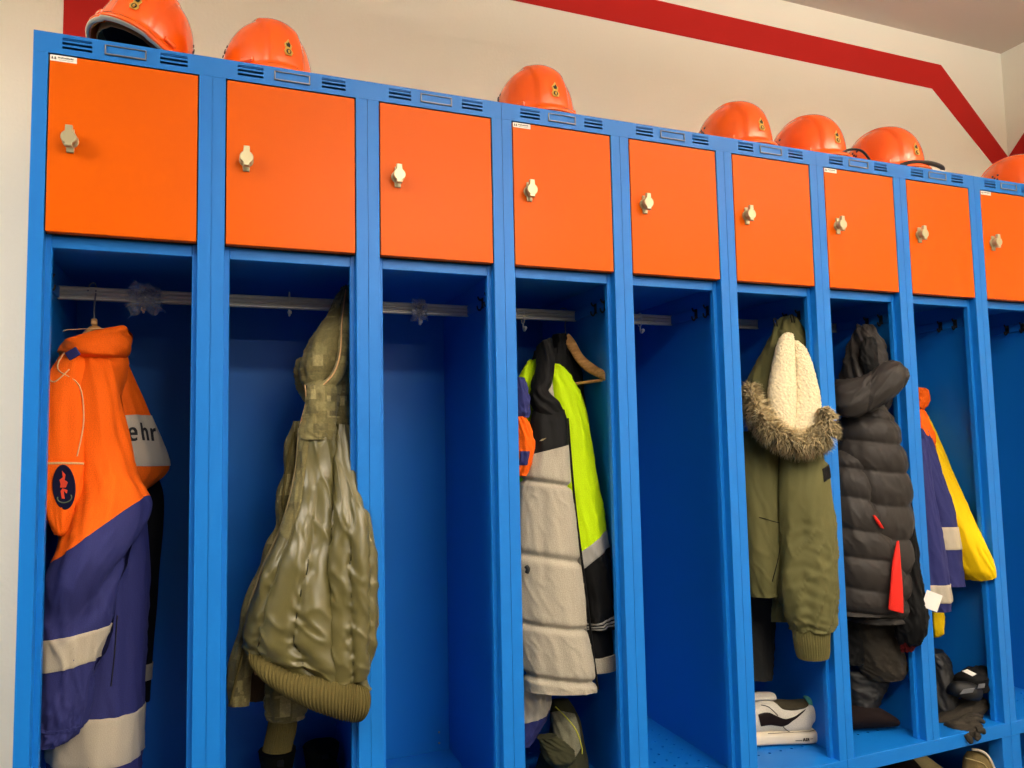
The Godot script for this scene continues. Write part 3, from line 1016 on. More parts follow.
func youth_jacket() -> void:
	var t := thing("work_jacket", "orange and navy work jacket with wide grey reflective bands in the leftmost locker", "jacket", Vector3(0.14, 0.36, -0.17))
	# far side of the jacket: orange back with the lettered band
	var back := garment(t, "back_panel", [[Vector3(0.08, 1.328, -0.24), Vector3(0.114, 1.333, -0.27), 0.02], [Vector3(0.089, 1.267, -0.24), Vector3(0.133, 1.271, -0.28), 0.03], [Vector3(0.1, 1.193, -0.22), Vector3(0.16, 1.196, -0.29), 0.035], [Vector3(0.108, 1.132, -0.22), Vector3(0.193, 1.13, -0.29), 0.035], [Vector3(0.113, 1.078, -0.22), Vector3(0.211, 1.073, -0.29), 0.035], [Vector3(0.114, 1.046, -0.22), Vector3(0.182, 1.04, -0.29), 0.03], [Vector3(0.114, 1.029, -0.22), Vector3(0.159, 1.024, -0.29), 0.02]], M.hivis_orange,
		func(u: float, v: float, _p: Vector3): return 0.006 * fold(u, v, 1.2, 1.5, 0.0, 3.0))
	strip(t, "lettered_band", back, M.reflect, -0.06, 0.42, 0.38, 0.66, 0.002).set_meta("label", "pale reflective band with black letters")
	for k in 4:
		var u: float = [0.395, 0.325, 0.245, 0.175][k]
		var o := back.at(u, 0.475, 0.0022)
		var right := (back.at(u - 0.02, 0.475, 0.0022) - back.at(u + 0.02, 0.475, 0.0022)).normalized()
		var up := (back.at(u, 0.44, 0.0022) - back.at(u, 0.51, 0.0022))
		up = (up - right * up.dot(right)).normalized()
		var letter := put("band_letter", text_mesh("wehr"[k], 0.036, 0.0015, true), M.ink, t)
		letter.transform = Transform3D(Basis(right, up, right.cross(up)).scaled_local(Vector3(0.82, 1.0, 1.0)), o - t.position)
	# body
	var body := Loft.new([[Vector3(0.046, 1.338, -0.2), Vector3(0.118, 1.34, -0.2), 0.03], [Vector3(0.016, 1.289, -0.2), Vector3(0.141, 1.291, -0.2), 0.055], [Vector3(0.008, 1.202, -0.18), Vector3(0.131, 1.203, -0.2), 0.055], [Vector3(0.014, 1.075, -0.18), Vector3(0.158, 1.07, -0.17), 0.06], [Vector3(0.04, 0.977, -0.18), Vector3(0.183, 0.969, -0.17), 0.066], [Vector3(0.03, 0.86, -0.19), Vector3(0.189, 0.85, -0.17), 0.07], [Vector3(0.023, 0.728, -0.19), Vector3(0.185, 0.713, -0.17), 0.072], [Vector3(0.019, 0.625, -0.19), Vector3(0.182, 0.611, -0.16), 0.072], [Vector3(0.018, 0.519, -0.19), Vector3(0.179, 0.503, -0.16), 0.074], [Vector3(0.019, 0.489, -0.19), Vector3(0.178, 0.473, -0.16), 0.074]],
		func(u: float, v: float, _p: Vector3): return 0.011 * v * fold(u, v, 1.6, 0.8, 0.1, 7.0) + 0.0035 * crease(u, v, 1.5, 3.0, 0.3, 1.0))
	var yoke := func(u: float): return 0.30 + 0.05 * cos(TAU * u)
	var mb := MB.new()
	body.patch(mb, 72, 24, 0.0, 1.0, 0.0, yoke)
	body.cap(mb, 72, 0.0)
	piece("yoke", mb, M.hivis_orange, t)
	mb = MB.new()
	body.patch(mb, 72, 60, 0.0, 1.0, yoke, 1.0)
	body.cap(mb, 72, 1.0, 0.03)
	piece("body", mb, M.navy, t)
	strip(t, "reflective_band", body, M.reflect, -0.12, 0.62, 0.782, 0.868, 0.002)
	cord(t, "pocket_seam", on(body, [[0.17, 0.60], [0.172, 0.66], [0.172, 0.72]]), 0.0011, M.ink)
	# sleeve hanging in front
	var sleeve := Loft.new([[Vector3(0.062, 1.309, -0.19), Vector3(0.109, 1.31, -0.19), 0.014], [Vector3(0.05, 1.274, -0.165), Vector3(0.124, 1.276, -0.17), 0.03], [Vector3(0.05, 1.209, -0.13), Vector3(0.137, 1.21, -0.15), 0.042], [Vector3(0.055, 1.132, -0.12), Vector3(0.153, 1.13, -0.14), 0.045], [Vector3(0.061, 1.064, -0.11), Vector3(0.168, 1.059, -0.13), 0.05], [Vector3(0.059, 1.012, -0.1), Vector3(0.191, 1.005, -0.11), 0.052], [Vector3(0.049, 0.948, -0.09), Vector3(0.166, 0.939, -0.1), 0.052], [Vector3(0.035, 0.876, -0.09), Vector3(0.147, 0.867, -0.09), 0.05], [Vector3(0.025, 0.815, -0.09), Vector3(0.134, 0.803, -0.09), 0.046], [Vector3(0.02, 0.762, -0.09), Vector3(0.116, 0.751, -0.09), 0.044], [Vector3(0.017, 0.715, -0.09), Vector3(0.104, 0.703, -0.09), 0.043], [Vector3(0.015, 0.666, -0.09), Vector3(0.097, 0.654, -0.09), 0.042], [Vector3(0.013, 0.617, -0.09), Vector3(0.082, 0.606, -0.09), 0.038], [Vector3(0.013, 0.593, -0.09), Vector3(0.057, 0.586, -0.09), 0.034]],
		func(u: float, v: float, p: Vector3):
			var f: float = 0.006 * fold(u, v, 1.3, 1.6, 0.25, 2.0)
			f += 0.010 * exp(-pow((v - 0.50 - 0.25 * (u - 0.25)) / 0.05, 2.0)) - 0.016 * exp(-pow((v - 0.585 - 0.55 * (u - 0.2)) / 0.035, 2.0)) * smoothstep(0.42, 0.2, u)
			f -= 0.006 * exp(-pow((v - 0.20 - 0.6 * (u - 0.1)) / 0.05, 2.0)) * smoothstep(0.3, 0.1, absf(u - 0.2))
			f += 0.006 * crease(u, v, 1.1, 3.2, 0.45, 15.0) * smoothstep(0.15, 0.4, v)
			f += (0.006 * crease(u, v, 1.8, 6.0, 0.5, 5.0)) * smoothstep(0.78, 0.88, v)
			return f)
	var edge := func(u: float): return 0.435 - 0.072 * cos(TAU * u)
	mb = MB.new()
	sleeve.patch(mb, 64, 40, 0.0, 1.0, 0.0, edge)
	sleeve.cap(mb, 64, 0.0)
	piece("shoulder", mb, M.hivis_orange, t)
	mb = MB.new()
	sleeve.patch(mb, 64, 70, 0.0, 1.0, edge, 1.0)
	sleeve.cap(mb, 64, 1.0, 0.02)
	piece("sleeve", mb, M.navy, t)
	strip(t, "reflective_band", sleeve, M.reflect, -0.02, 0.56, func(u: float): return 0.655 - 0.02 * cos(TAU * u), func(u: float): return 0.745 - 0.02 * cos(TAU * u), 0.002)
	strip(t, "cuff_seam", sleeve, M.navy, 0.0, 0.5, 0.905, 0.915, 0.0015)
	# chest front with flap pocket and round badge
	var chest := garment(t, "front_panel", [[Vector3(0.032, 1.305, -0.165), Vector3(0.076, 1.307, -0.17), 0.01], [Vector3(0.017, 1.258, -0.125), Vector3(0.08, 1.26, -0.14), 0.018], [Vector3(0.011, 1.197, -0.095), Vector3(0.083, 1.198, -0.115), 0.02], [Vector3(0.014, 1.132, -0.085), Vector3(0.086, 1.131, -0.1), 0.02], [Vector3(0.016, 1.069, -0.08), Vector3(0.085, 1.066, -0.085), 0.018], [Vector3(0.024, 1.009, -0.075), Vector3(0.074, 1.006, -0.075), 0.014], [Vector3(0.036, 0.978, -0.072), Vector3(0.064, 0.976, -0.072), 0.01], [Vector3(0.047, 0.957, -0.072), Vector3(0.057, 0.957, -0.072), 0.005]], M.hivis_orange,
		func(u: float, v: float, _p: Vector3): return 0.004 * fold(u, v, 1.0, 1.6, 0.0, 9.0))
	strip(t, "chest_pocket", chest, M.hivis_orange, 0.09, 0.47, 0.52, 0.97, 0.004)
	strip(t, "pocket_flap_seam", chest, M.piping, 0.1, 0.46, 0.525, 0.533, 0.0055)
	cord(t, "front_piping", on(chest, [[0.40, 0.02], [0.36, 0.14], [0.17, 0.22], [0.12, 0.36], [0.16, 0.5]], 0.002), 0.0012, M.piping)
	cord(t, "front_piping", on(chest, [[0.48, 0.16], [0.36, 0.20], [0.26, 0.15]], 0.002), 0.0012, M.piping)
	# badge
	var centre := Vector3(0.056, 1.046, -0.058)
	var fr := Transform3D(Basis(Vector3.UP, deg_to_rad(-6)) * Basis(Vector3.BACK, deg_to_rad(5)), centre)
	var oval := PackedVector2Array()
	for k in 28: oval.append(Vector2(0.0185 * cos(TAU * k / 28), 0.041 * sin(TAU * k / 28)))
	mb = MB.new()
	mb.prism(oval, 0.002, fr, 0.0006)
	var badge := piece("badge", mb, M.navy, t)
	badge.set_meta("label", "dark blue oval badge with a red flame")
	badge.material_override = cloth(Color(0.06, 0.06, 0.2), 0.8, 60, 0.3)
	mb = MB.new()
	mb.prism(PackedVector2Array([Vector2(-0.006, 0.0), Vector2(0.003, -0.001), Vector2(0.007, 0.008), Vector2(0.002, 0.013), Vector2(0.004, 0.022), Vector2(-0.001, 0.03), Vector2(0.0, 0.018), Vector2(-0.006, 0.014), Vector2(-0.0045, 0.006)]), 0.0012, fr.translated_local(Vector3(0, 0, 0.002)))
	mb.prism(PackedVector2Array([Vector2(-0.0045, -0.02), Vector2(0.0, -0.021), Vector2(-0.001, -0.006), Vector2(0.004, -0.012), Vector2(0.0055, -0.006), Vector2(-0.002, -0.002), Vector2(-0.0055, -0.006)]), 0.0012, fr.translated_local(Vector3(0, 0, 0.002)))
	piece("badge_flame", mb, mat(Color(0.85, 0.25, 0.12), 0.7), badge).position = Vector3.ZERO
	var loop := []
	for k in 13:
		var a := lerpf(-0.3, 3.6, k / 12.0)
		loop.append(fr * Vector3(0.0115 * cos(a + PI), -0.019 + 0.009 * sin(a + PI), 0.0025))
	mb = MB.new()
	mb.tube(loop, 0.0011, 5, 2)
	piece("badge_ring", mb, mat(Color(0.35, 0.4, 0.3), 0.7), badge)
	# stand collar with its navy tab
	var collar := Loft.new([[Vector3(0.028, 1.349, -0.18), Vector3(0.132, 1.355, -0.2), 0.036], [Vector3(0.023, 1.335, -0.18), Vector3(0.14, 1.341, -0.2), 0.052], [Vector3(0.024, 1.317, -0.18), Vector3(0.142, 1.322, -0.2), 0.06], [Vector3(0.028, 1.299, -0.18), Vector3(0.139, 1.304, -0.2), 0.06], [Vector3(0.033, 1.293, -0.18), Vector3(0.132, 1.297, -0.2), 0.045]],
		func(u: float, v: float, p: Vector3): return 0.007 * fold(u, v, 1.2, 1.2, 0.2, 4.0) + 0.004 * sin(PI * v) - 0.006 * exp(-pow((v - 0.45 - 0.9 * (u - 0.2)) / 0.12, 2.0)) * smoothstep(0.3, 0.1, u))
	mb = MB.new()
	collar.whole(mb, 56, 16)
	# the collar slopes down to the left as in wear: shear is built into its points
	for k in mb.v.size():
		mb.v[k].y += (mb.v[k].x - 0.1) * 0.28 * clampf((mb.v[k].y - 1.30) / 0.03, 0.0, 1.0)
	piece("collar", mb, M.hivis_orange, t)
	strip(t, "collar_edge", collar, M.piping, 0.1, 0.5, 0.0, 0.05, 0.001)
	mb = MB.new()
	mb.box(Vector3(0.053, 1.298, -0.128), Vector3(0.024, 0.017, 0.004), 0.001, Basis(Vector3.BACK, deg_to_rad(32)) * Basis(Vector3.UP, deg_to_rad(-20)))
	piece("collar_tab", mb, M.navy, t)
	# hanger
	var h := thing("coat_hanger", "wooden coat hanger with a thin metal hook inside the orange and navy jacket", "hanger", Vector3(0.072, 1.378, -0.24))
	mb = MB.new()
	mb.tube([Vector3(0.057, 1.444, -0.255), Vector3(0.06, 1.461, -0.26), Vector3(0.069, 1.464, -0.262), Vector3(0.072, 1.444, -0.255), Vector3(0.071, 1.413, -0.245), Vector3(0.073, 1.377, -0.235)], 0.0016, 8, 5)
	piece("hook", mb, M.steel, h)
	mb = MB.new()
	mb.box(Vector3(0.073, 1.377, -0.235), Vector3(0.011, 0.014, 0.011), 0.002)
	mb.tube([Vector3(0.036, 1.31, -0.2), Vector3(0.054, 1.341, -0.22), Vector3(0.073, 1.365, -0.235), Vector3(0.093, 1.351, -0.25), Vector3(0.11, 1.328, -0.27)], 0.006, 8, 4)
	piece("shoulder_bar", mb, M.wood, h)
	# dark trousers behind
	var d := thing("work_trousers", "very dark trousers with a grey leg band behind the orange and navy jacket", "trousers", Vector3(0.19, 0.45, -0.37))
	var leg := garment(d, "trouser_legs", [[Vector3(0.108, 1.084, -0.36), Vector3(0.172, 1.082, -0.36), 0.015], [Vector3(0.109, 1, -0.36), Vector3(0.204, 0.995, -0.36), 0.03], [Vector3(0.108, 0.825, -0.36), Vector3(0.194, 0.818, -0.36), 0.032], [Vector3(0.111, 0.675, -0.36), Vector3(0.186, 0.666, -0.36), 0.032], [Vector3(0.113, 0.568, -0.36), Vector3(0.18, 0.559, -0.36), 0.032]], M.dark_trouser,
		func(u: float, v: float, _p: Vector3): return 0.004 * fold(u, v, 1.2, 2.0, 0.0, 6.0), 40, 30)
	strip(d, "leg_band", leg, M.reflect, -0.1, 0.6, 0.8, 0.87, 0.0015)


func sliding_hook(called: String, label: String, at: Vector3, group := "") -> void:
	var t := thing(called, label, "hook", at, group)
	var mb := MB.new()
	mb.tube([Vector3(0, -0.013, 0.008), Vector3(0, 0.002, 0.01), Vector3(0, 0.016, 0.006), Vector3(0, 0.017, -0.004), Vector3(0, 0.004, -0.0095), Vector3(0, -0.014, -0.0085), Vector3(0, -0.018, 0.0), Vector3(0, -0.013, 0.008)], 0.0017, 6, 4)
	mb.tube([Vector3(0, -0.018, 0), Vector3(0, -0.028, 0.0), Vector3(0, -0.036, 0.003), Vector3(0, -0.037, 0.011), Vector3(0, -0.031, 0.014)], 0.0022, 6, 4)
	put("wire", mb.mesh(), M.clearplastic, t)
	mb = MB.new()
	mb.lathe([[0.0003, 0.005], [0.004, 0.0035], [0.005, 0.0], [0.004, -0.0035], [0.0003, -0.005]], 12, Transform3D(Basis.IDENTITY, Vector3(0, -0.031, 0.014)))
	put("knob_end", mb.mesh(), M.clearplastic, t)

func film(label: String, at: Vector3, size: Vector3, seed_: float) -> void:
	var mb := MB.new()
	for s in 3:
		var rows := []
		for i in 15:
			var r := PackedVector3Array()
			for j in 15:
				var a := i / 14.0 - 0.5
				var b := j / 14.0 - 0.5
				var k := nz.get_noise_3d(a * 3.0 + s * 9.0, b * 3.0, seed_)
				var k2 := nz.get_noise_3d(a * 3.0, b * 3.0 + s * 5.0, seed_ + 20.0)
				r.append(at + Vector3(size.x * (a + 0.35 * k2), size.y * (b + 0.5 * k) - absf(a) * size.y * 0.3, size.z * (0.4 + 0.9 * nz.get_noise_3d(a * 5.0, b * 5.0, seed_ + s))))
			rows.append(r)
		mb.grid(rows)
	single("plastic_film", mb, M.plastic, label, "plastic wrap", "")

func rail_hooks() -> void:
	sliding_hook("rail_hook", "small pale hook on the rail right of the orange and navy jacket", Vector3(0.163, 1.442, -0.262))
	film("crumpled clear plastic film round the rail beside the orange and navy jacket", Vector3(0.166, 1.435, -0.245), Vector3(0.06, 0.05, 0.016), 1.0)
	sliding_hook("rail_hook", "small pale hook hanging free on the rail left of the camouflage hood", Vector3(0.465, 1.448, -0.262))
	sliding_hook("rail_hook", "small pale hook on the rail of the empty third locker", Vector3(0.773, 1.439, -0.262))
	film("shreds of clear plastic film on the rail of the empty third locker", Vector3(0.768, 1.438, -0.245), Vector3(0.032, 0.04, 0.014), 5.0)
	sliding_hook("rail_hook", "small hook at the left end of the rail above the yellow jacket", Vector3(1.049, 1.433, -0.262))
	sliding_hook("rail_hook", "small hook on the rail of the empty fifth locker", Vector3(1.399, 1.439, -0.262))


func bomber() -> void:
	var t := thing("bomber_jacket", "olive quilted bomber jacket with a faded camouflage hood, hung by the hood", "jacket", Vector3(0.46, 0.5, -0.15))
	var crumple := func(u: float, v: float, _p: Vector3): return 0.006 * fold(u, v, 1.4, 2.2, 0.1, 11.0) + 0.003 * crease(u, v, 1.6, 3.5, 0.3, 12.0)
	# hood
	var hood := garment(t, "hood", [[Vector3(0.583, 1.477, -0.23), Vector3(0.599, 1.478, -0.23), 0.008], [Vector3(0.558, 1.437, -0.2), Vector3(0.597, 1.439, -0.2), 0.025], [Vector3(0.525, 1.373, -0.18), Vector3(0.594, 1.374, -0.17), 0.045], [Vector3(0.497, 1.325, -0.16), Vector3(0.587, 1.325, -0.14), 0.055], [Vector3(0.485, 1.284, -0.15), Vector3(0.572, 1.282, -0.12), 0.055], [Vector3(0.482, 1.253, -0.14), Vector3(0.555, 1.252, -0.12), 0.045], [Vector3(0.49, 1.235, -0.14), Vector3(0.54, 1.235, -0.13), 0.03]], M.camo, crumple)
	strip(t, "hood_seam", hood, M.olive_rib, 0.02, 0.05, 0.05, 0.9, 0.0015, 6, 40)
	garment(t, "hood_pouch", [[Vector3(0.495, 1.306, -0.19), Vector3(0.515, 1.304, -0.17), 0.015], [Vector3(0.478, 1.288, -0.19), Vector3(0.518, 1.285, -0.16), 0.03], [Vector3(0.476, 1.266, -0.19), Vector3(0.518, 1.263, -0.16), 0.032], [Vector3(0.485, 1.239, -0.19), Vector3(0.518, 1.237, -0.16), 0.03], [Vector3(0.494, 1.207, -0.18), Vector3(0.526, 1.206, -0.16), 0.02]], M.camo, crumple, 40, 30)
	# front edge band of the hood, running down to the collar
	var band := garment(t, "hood_edge", [[Vector3(0.581, 1.461, -0.2), Vector3(0.595, 1.464, -0.2), 0.01], [Vector3(0.559, 1.38, -0.13), Vector3(0.585, 1.385, -0.13), 0.014], [Vector3(0.552, 1.325, -0.095), Vector3(0.576, 1.323, -0.09), 0.014], [Vector3(0.545, 1.286, -0.08), Vector3(0.568, 1.278, -0.075), 0.014], [Vector3(0.53, 1.256, -0.075), Vector3(0.552, 1.243, -0.07), 0.014], [Vector3(0.508, 1.237, -0.08), Vector3(0.524, 1.214, -0.075), 0.012]], M.camo, null, 24, 40)
	cord(t, "hood_piping", on(band, [[0.3, 0.02], [0.32, 0.25], [0.32, 0.5], [0.32, 0.75], [0.3, 0.98]], 0.001), 0.0016, M.piping)
	# collar and upper front, camouflage
	var neck := garment(t, "collar", [[Vector3(0.488, 1.237, -0.1), Vector3(0.555, 1.236, -0.09), 0.02], [Vector3(0.485, 1.215, -0.09), Vector3(0.551, 1.214, -0.075), 0.03], [Vector3(0.481, 1.181, -0.085), Vector3(0.546, 1.18, -0.07), 0.032], [Vector3(0.475, 1.148, -0.085), Vector3(0.544, 1.147, -0.07), 0.034], [Vector3(0.469, 1.124, -0.085), Vector3(0.544, 1.122, -0.07), 0.034]], M.camo, crumple, 48, 30)
	cord(t, "collar_piping", on(neck, [[0.47, 0.02], [0.48, 0.35], [0.48, 0.7], [0.48, 0.98]], 0.001), 0.0015, M.piping)
	garment(t, "collar_back", [[Vector3(0.551, 1.332, -0.15), Vector3(0.579, 1.329, -0.12), 0.02], [Vector3(0.545, 1.253, -0.14), Vector3(0.578, 1.25, -0.1), 0.03], [Vector3(0.546, 1.187, -0.13), Vector3(0.576, 1.185, -0.09), 0.035], [Vector3(0.544, 1.123, -0.12), Vector3(0.576, 1.122, -0.08), 0.035]], M.camo, crumple, 40, 30)
	# the two halves of the front
	var quilt := func(u: float, v: float, _p: Vector3):
		var x: float = u * 7.0 + 0.25 * sin(v * 6.0) + 0.8 * v + 0.12 * fold(u, v, 2.0, 9.0, 0.0, 2.0)
		var d: float = absf(x - roundf(x))
		var pucker: float = 0.0022 * sin(v * 95.0 + 5.0 * fold(u, v, 2.0, 6.0, 0.0, 24.0)) * exp(-d * d / 0.03) * smoothstep(0.3, 0.6, v)
		return 0.017 * roll(x) * smoothstep(0.1, 0.5, v) + 0.008 * fold(u, v, 1.0, 2.2, 0.25, 21.0) * smoothstep(0.0, 0.4, v) + 0.004 * crease(u, v, 0.9, 3.2, 0.5, 22.0) + pucker
	var front := garment(t, "front", [[Vector3(0.473, 1.148, -0.085), Vector3(0.546, 1.147, -0.075), 0.03], [Vector3(0.469, 1.083, -0.085), Vector3(0.546, 1.081, -0.07), 0.034], [Vector3(0.459, 1.002, -0.08), Vector3(0.546, 0.999, -0.06), 0.04], [Vector3(0.441, 0.933, -0.08), Vector3(0.546, 0.929, -0.05), 0.046], [Vector3(0.414, 0.865, -0.08), Vector3(0.547, 0.86, -0.04), 0.054], [Vector3(0.396, 0.797, -0.085), Vector3(0.551, 0.793, -0.03), 0.06], [Vector3(0.385, 0.744, -0.09), Vector3(0.563, 0.741, -0.02), 0.06], [Vector3(0.387, 0.709, -0.09), Vector3(0.577, 0.683, -0.01), 0.054], [Vector3(0.397, 0.694, -0.085), Vector3(0.583, 0.643, -0), 0.036], [Vector3(0.404, 0.685, -0.085), Vector3(0.583, 0.632, -0), 0.022]], M.olive_satin, quilt, 110, 120, 0.0)
	var side := garment(t, "side", [[Vector3(0.552, 1.154, -0.1), Vector3(0.573, 1.153, -0.07), 0.02], [Vector3(0.552, 1.101, -0.1), Vector3(0.573, 1.101, -0.05), 0.026], [Vector3(0.549, 1.028, -0.095), Vector3(0.573, 1.031, -0.012), 0.03], [Vector3(0.548, 0.955, -0.09), Vector3(0.576, 0.963, 0.014), 0.034], [Vector3(0.545, 0.884, -0.085), Vector3(0.576, 0.896, 0.022), 0.034], [Vector3(0.54, 0.814, -0.08), Vector3(0.579, 0.83, 0.027), 0.034], [Vector3(0.531, 0.746, -0.075), Vector3(0.58, 0.763, 0.03), 0.035], [Vector3(0.523, 0.688, -0.07), Vector3(0.576, 0.707, 0.03), 0.035], [Vector3(0.519, 0.635, -0.07), Vector3(0.568, 0.655, 0.02), 0.03]], M.olive_satin, quilt, 80, 110, 0.0)
	for sheet in [front, side]:
		for n in range(1, 5):
			var line := []
			for k in 22:
				var v := 0.40 + 0.026 * k
				var u := (n - 0.25 * sin(v * 6.0) - 0.8 * v) / 7.0
				u = (n - 0.25 * sin(v * 6.0) - 0.8 * v - 0.12 * fold(u, v, 2.0, 9.0, 0.0, 2.0)) / 7.0
				if u > 0.0 and u < 0.5: line.append(sheet.at(u, v, 0.0005))
			if line.size() > 4: cord(t, "quilt_seam", line, 0.0011, M.dark_olive, 5)
	cord(t, "armhole_seam", on(front, [[0.03, 0.05], [0.03, 0.25], [0.02, 0.42]], 0.0005), 0.0012, M.dark_olive)
	# camouflage placket with the zip along its edge
	strip(t, "placket", front, M.camo, 0.33, 0.47, 0.0, func(u: float): return 0.36 - (u - 0.33) * 0.4, 0.002, 10, 30)
	cord(t, "zip", on(front, [[0.46, 0.0], [0.462, 0.15], [0.465, 0.3], [0.47, 0.45], [0.475, 0.6], [0.48, 0.75], [0.485, 0.9]], 0.003), 0.0026, M.zip)
	var pull := front.at(0.475, 0.955, 0.008)
	cord(t, "zip_pull", [pull, pull + Vector3(-0.003, -0.012, 0), pull + Vector3(0, -0.024, 0.001), pull + Vector3(0.004, -0.012, 0), pull], 0.0011, M.piping)
	# ribbed waistband
	garment(t, "waistband", [[Vector3(0.398, 0.674, -0.045), Vector3(0.38, 0.721, -0.06), 0.02], [Vector3(0.429, 0.649, -0.025), Vector3(0.416, 0.703, -0.025), 0.026], [Vector3(0.461, 0.628, -0.012), Vector3(0.451, 0.685, -0.005), 0.03], [Vector3(0.493, 0.61, -0.002), Vector3(0.485, 0.674, 0.008), 0.032], [Vector3(0.526, 0.594, 0.006), Vector3(0.523, 0.666, 0.018), 0.032], [Vector3(0.554, 0.582, 0.01), Vector3(0.556, 0.656, 0.024), 0.03], [Vector3(0.571, 0.58, 0.012), Vector3(0.579, 0.647, 0.024), 0.026], [Vector3(0.575, 0.588, 0.008), Vector3(0.59, 0.639, 0.016), 0.014]], M.olive_rib,
		func(_u: float, v: float, _p: Vector3): return 0.0013 * sin(v * 250.0), 32, 260, 0.0)
	# the far front edge, hanging open on the left
	garment(t, "open_front", [[Vector3(0.466, 1.164, -0.12), Vector3(0.475, 1.164, -0.11), 0.004], [Vector3(0.459, 1.145, -0.13), Vector3(0.475, 1.145, -0.11), 0.012], [Vector3(0.453, 1.103, -0.13), Vector3(0.471, 1.103, -0.11), 0.016], [Vector3(0.445, 1.051, -0.13), Vector3(0.467, 1.051, -0.11), 0.016], [Vector3(0.433, 1, -0.13), Vector3(0.455, 1, -0.11), 0.016], [Vector3(0.429, 0.948, -0.13), Vector3(0.451, 0.949, -0.11), 0.018], [Vector3(0.413, 0.902, -0.13), Vector3(0.44, 0.903, -0.11), 0.018], [Vector3(0.394, 0.855, -0.13), Vector3(0.427, 0.857, -0.1), 0.02], [Vector3(0.371, 0.793, -0.13), Vector3(0.412, 0.795, -0.1), 0.02], [Vector3(0.352, 0.723, -0.13), Vector3(0.393, 0.726, -0.1), 0.02], [Vector3(0.344, 0.653, -0.13), Vector3(0.382, 0.657, -0.1), 0.02], [Vector3(0.338, 0.599, -0.12), Vector3(0.371, 0.6, -0.1), 0.016]], M.camo,
		func(u: float, v: float, _p: Vector3): return 0.007 * sin(v * 34.0 + u * 6.0) * 0.5 + 0.005 * fold(u, v, 1.5, 6.0, 0.0, 31.0), 40, 110, 0.0)
	cord(t, "open_front_edge", [Vector3(0.463, 1.141, -0.105), Vector3(0.452, 1.093, -0.1), Vector3(0.44, 1.002, -0.098), Vector3(0.444, 0.961, -0.098), Vector3(0.425, 0.892, -0.095), Vector3(0.4, 0.829, -0.09), Vector3(0.37, 0.77, -0.085), Vector3(0.365, 0.713, -0.085), Vector3(0.352, 0.657, -0.085), Vector3(0.342, 0.611, -0.09)], 0.0028, M.olive_rib)
	garment(t, "lining", [[Vector3(0.384, 0.794, -0.16), Vector3(0.423, 0.792, -0.15), 0.012], [Vector3(0.369, 0.714, -0.16), Vector3(0.423, 0.71, -0.15), 0.016], [Vector3(0.361, 0.635, -0.16), Vector3(0.419, 0.63, -0.15), 0.016], [Vector3(0.362, 0.595, -0.16), Vector3(0.416, 0.59, -0.15), 0.012]], M.lining_brown, crumple, 40, 30)
	# sleeve end and cuff under the hem
	garment(t, "sleeve_end", [[Vector3(0.411, 0.684, -0.14), Vector3(0.502, 0.675, -0.13), 0.03], [Vector3(0.409, 0.634, -0.14), Vector3(0.502, 0.624, -0.13), 0.034], [Vector3(0.407, 0.594, -0.14), Vector3(0.496, 0.585, -0.13), 0.034], [Vector3(0.413, 0.562, -0.14), Vector3(0.486, 0.554, -0.13), 0.03], [Vector3(0.417, 0.553, -0.14), Vector3(0.474, 0.548, -0.13), 0.026]], M.camo, crumple, 48, 40)
	garment(t, "cuff", [[Vector3(0.417, 0.557, -0.14), Vector3(0.472, 0.552, -0.13), 0.026], [Vector3(0.413, 0.534, -0.14), Vector3(0.47, 0.528, -0.13), 0.026], [Vector3(0.408, 0.511, -0.14), Vector3(0.464, 0.505, -0.13), 0.026], [Vector3(0.405, 0.496, -0.14), Vector3(0.461, 0.49, -0.13), 0.026]], M.olive_rib, func(u: float, _v: float, _p: Vector3): return 0.0007 * sin(u * TAU * 40.0), 200, 14)
	# boots on the bench
	for s in [[277, 0.0, "dark high boot directly under the olive cuff"], [330, 0.006, "dark high boot to the right of the olive cuff"]]:
		var top: Vector3 = Vector3(0.449, 0.404, -0.37) if s[0] == 277 else Vector3(0.565, 0.398, -0.37)
		ankle_boot(s[2], Vector3(minf(top.x, 0.549), BENCH + 0.001, -0.33), top.y - BENCH, M.dark_olive, "dark boots under the olive bomber jacket")


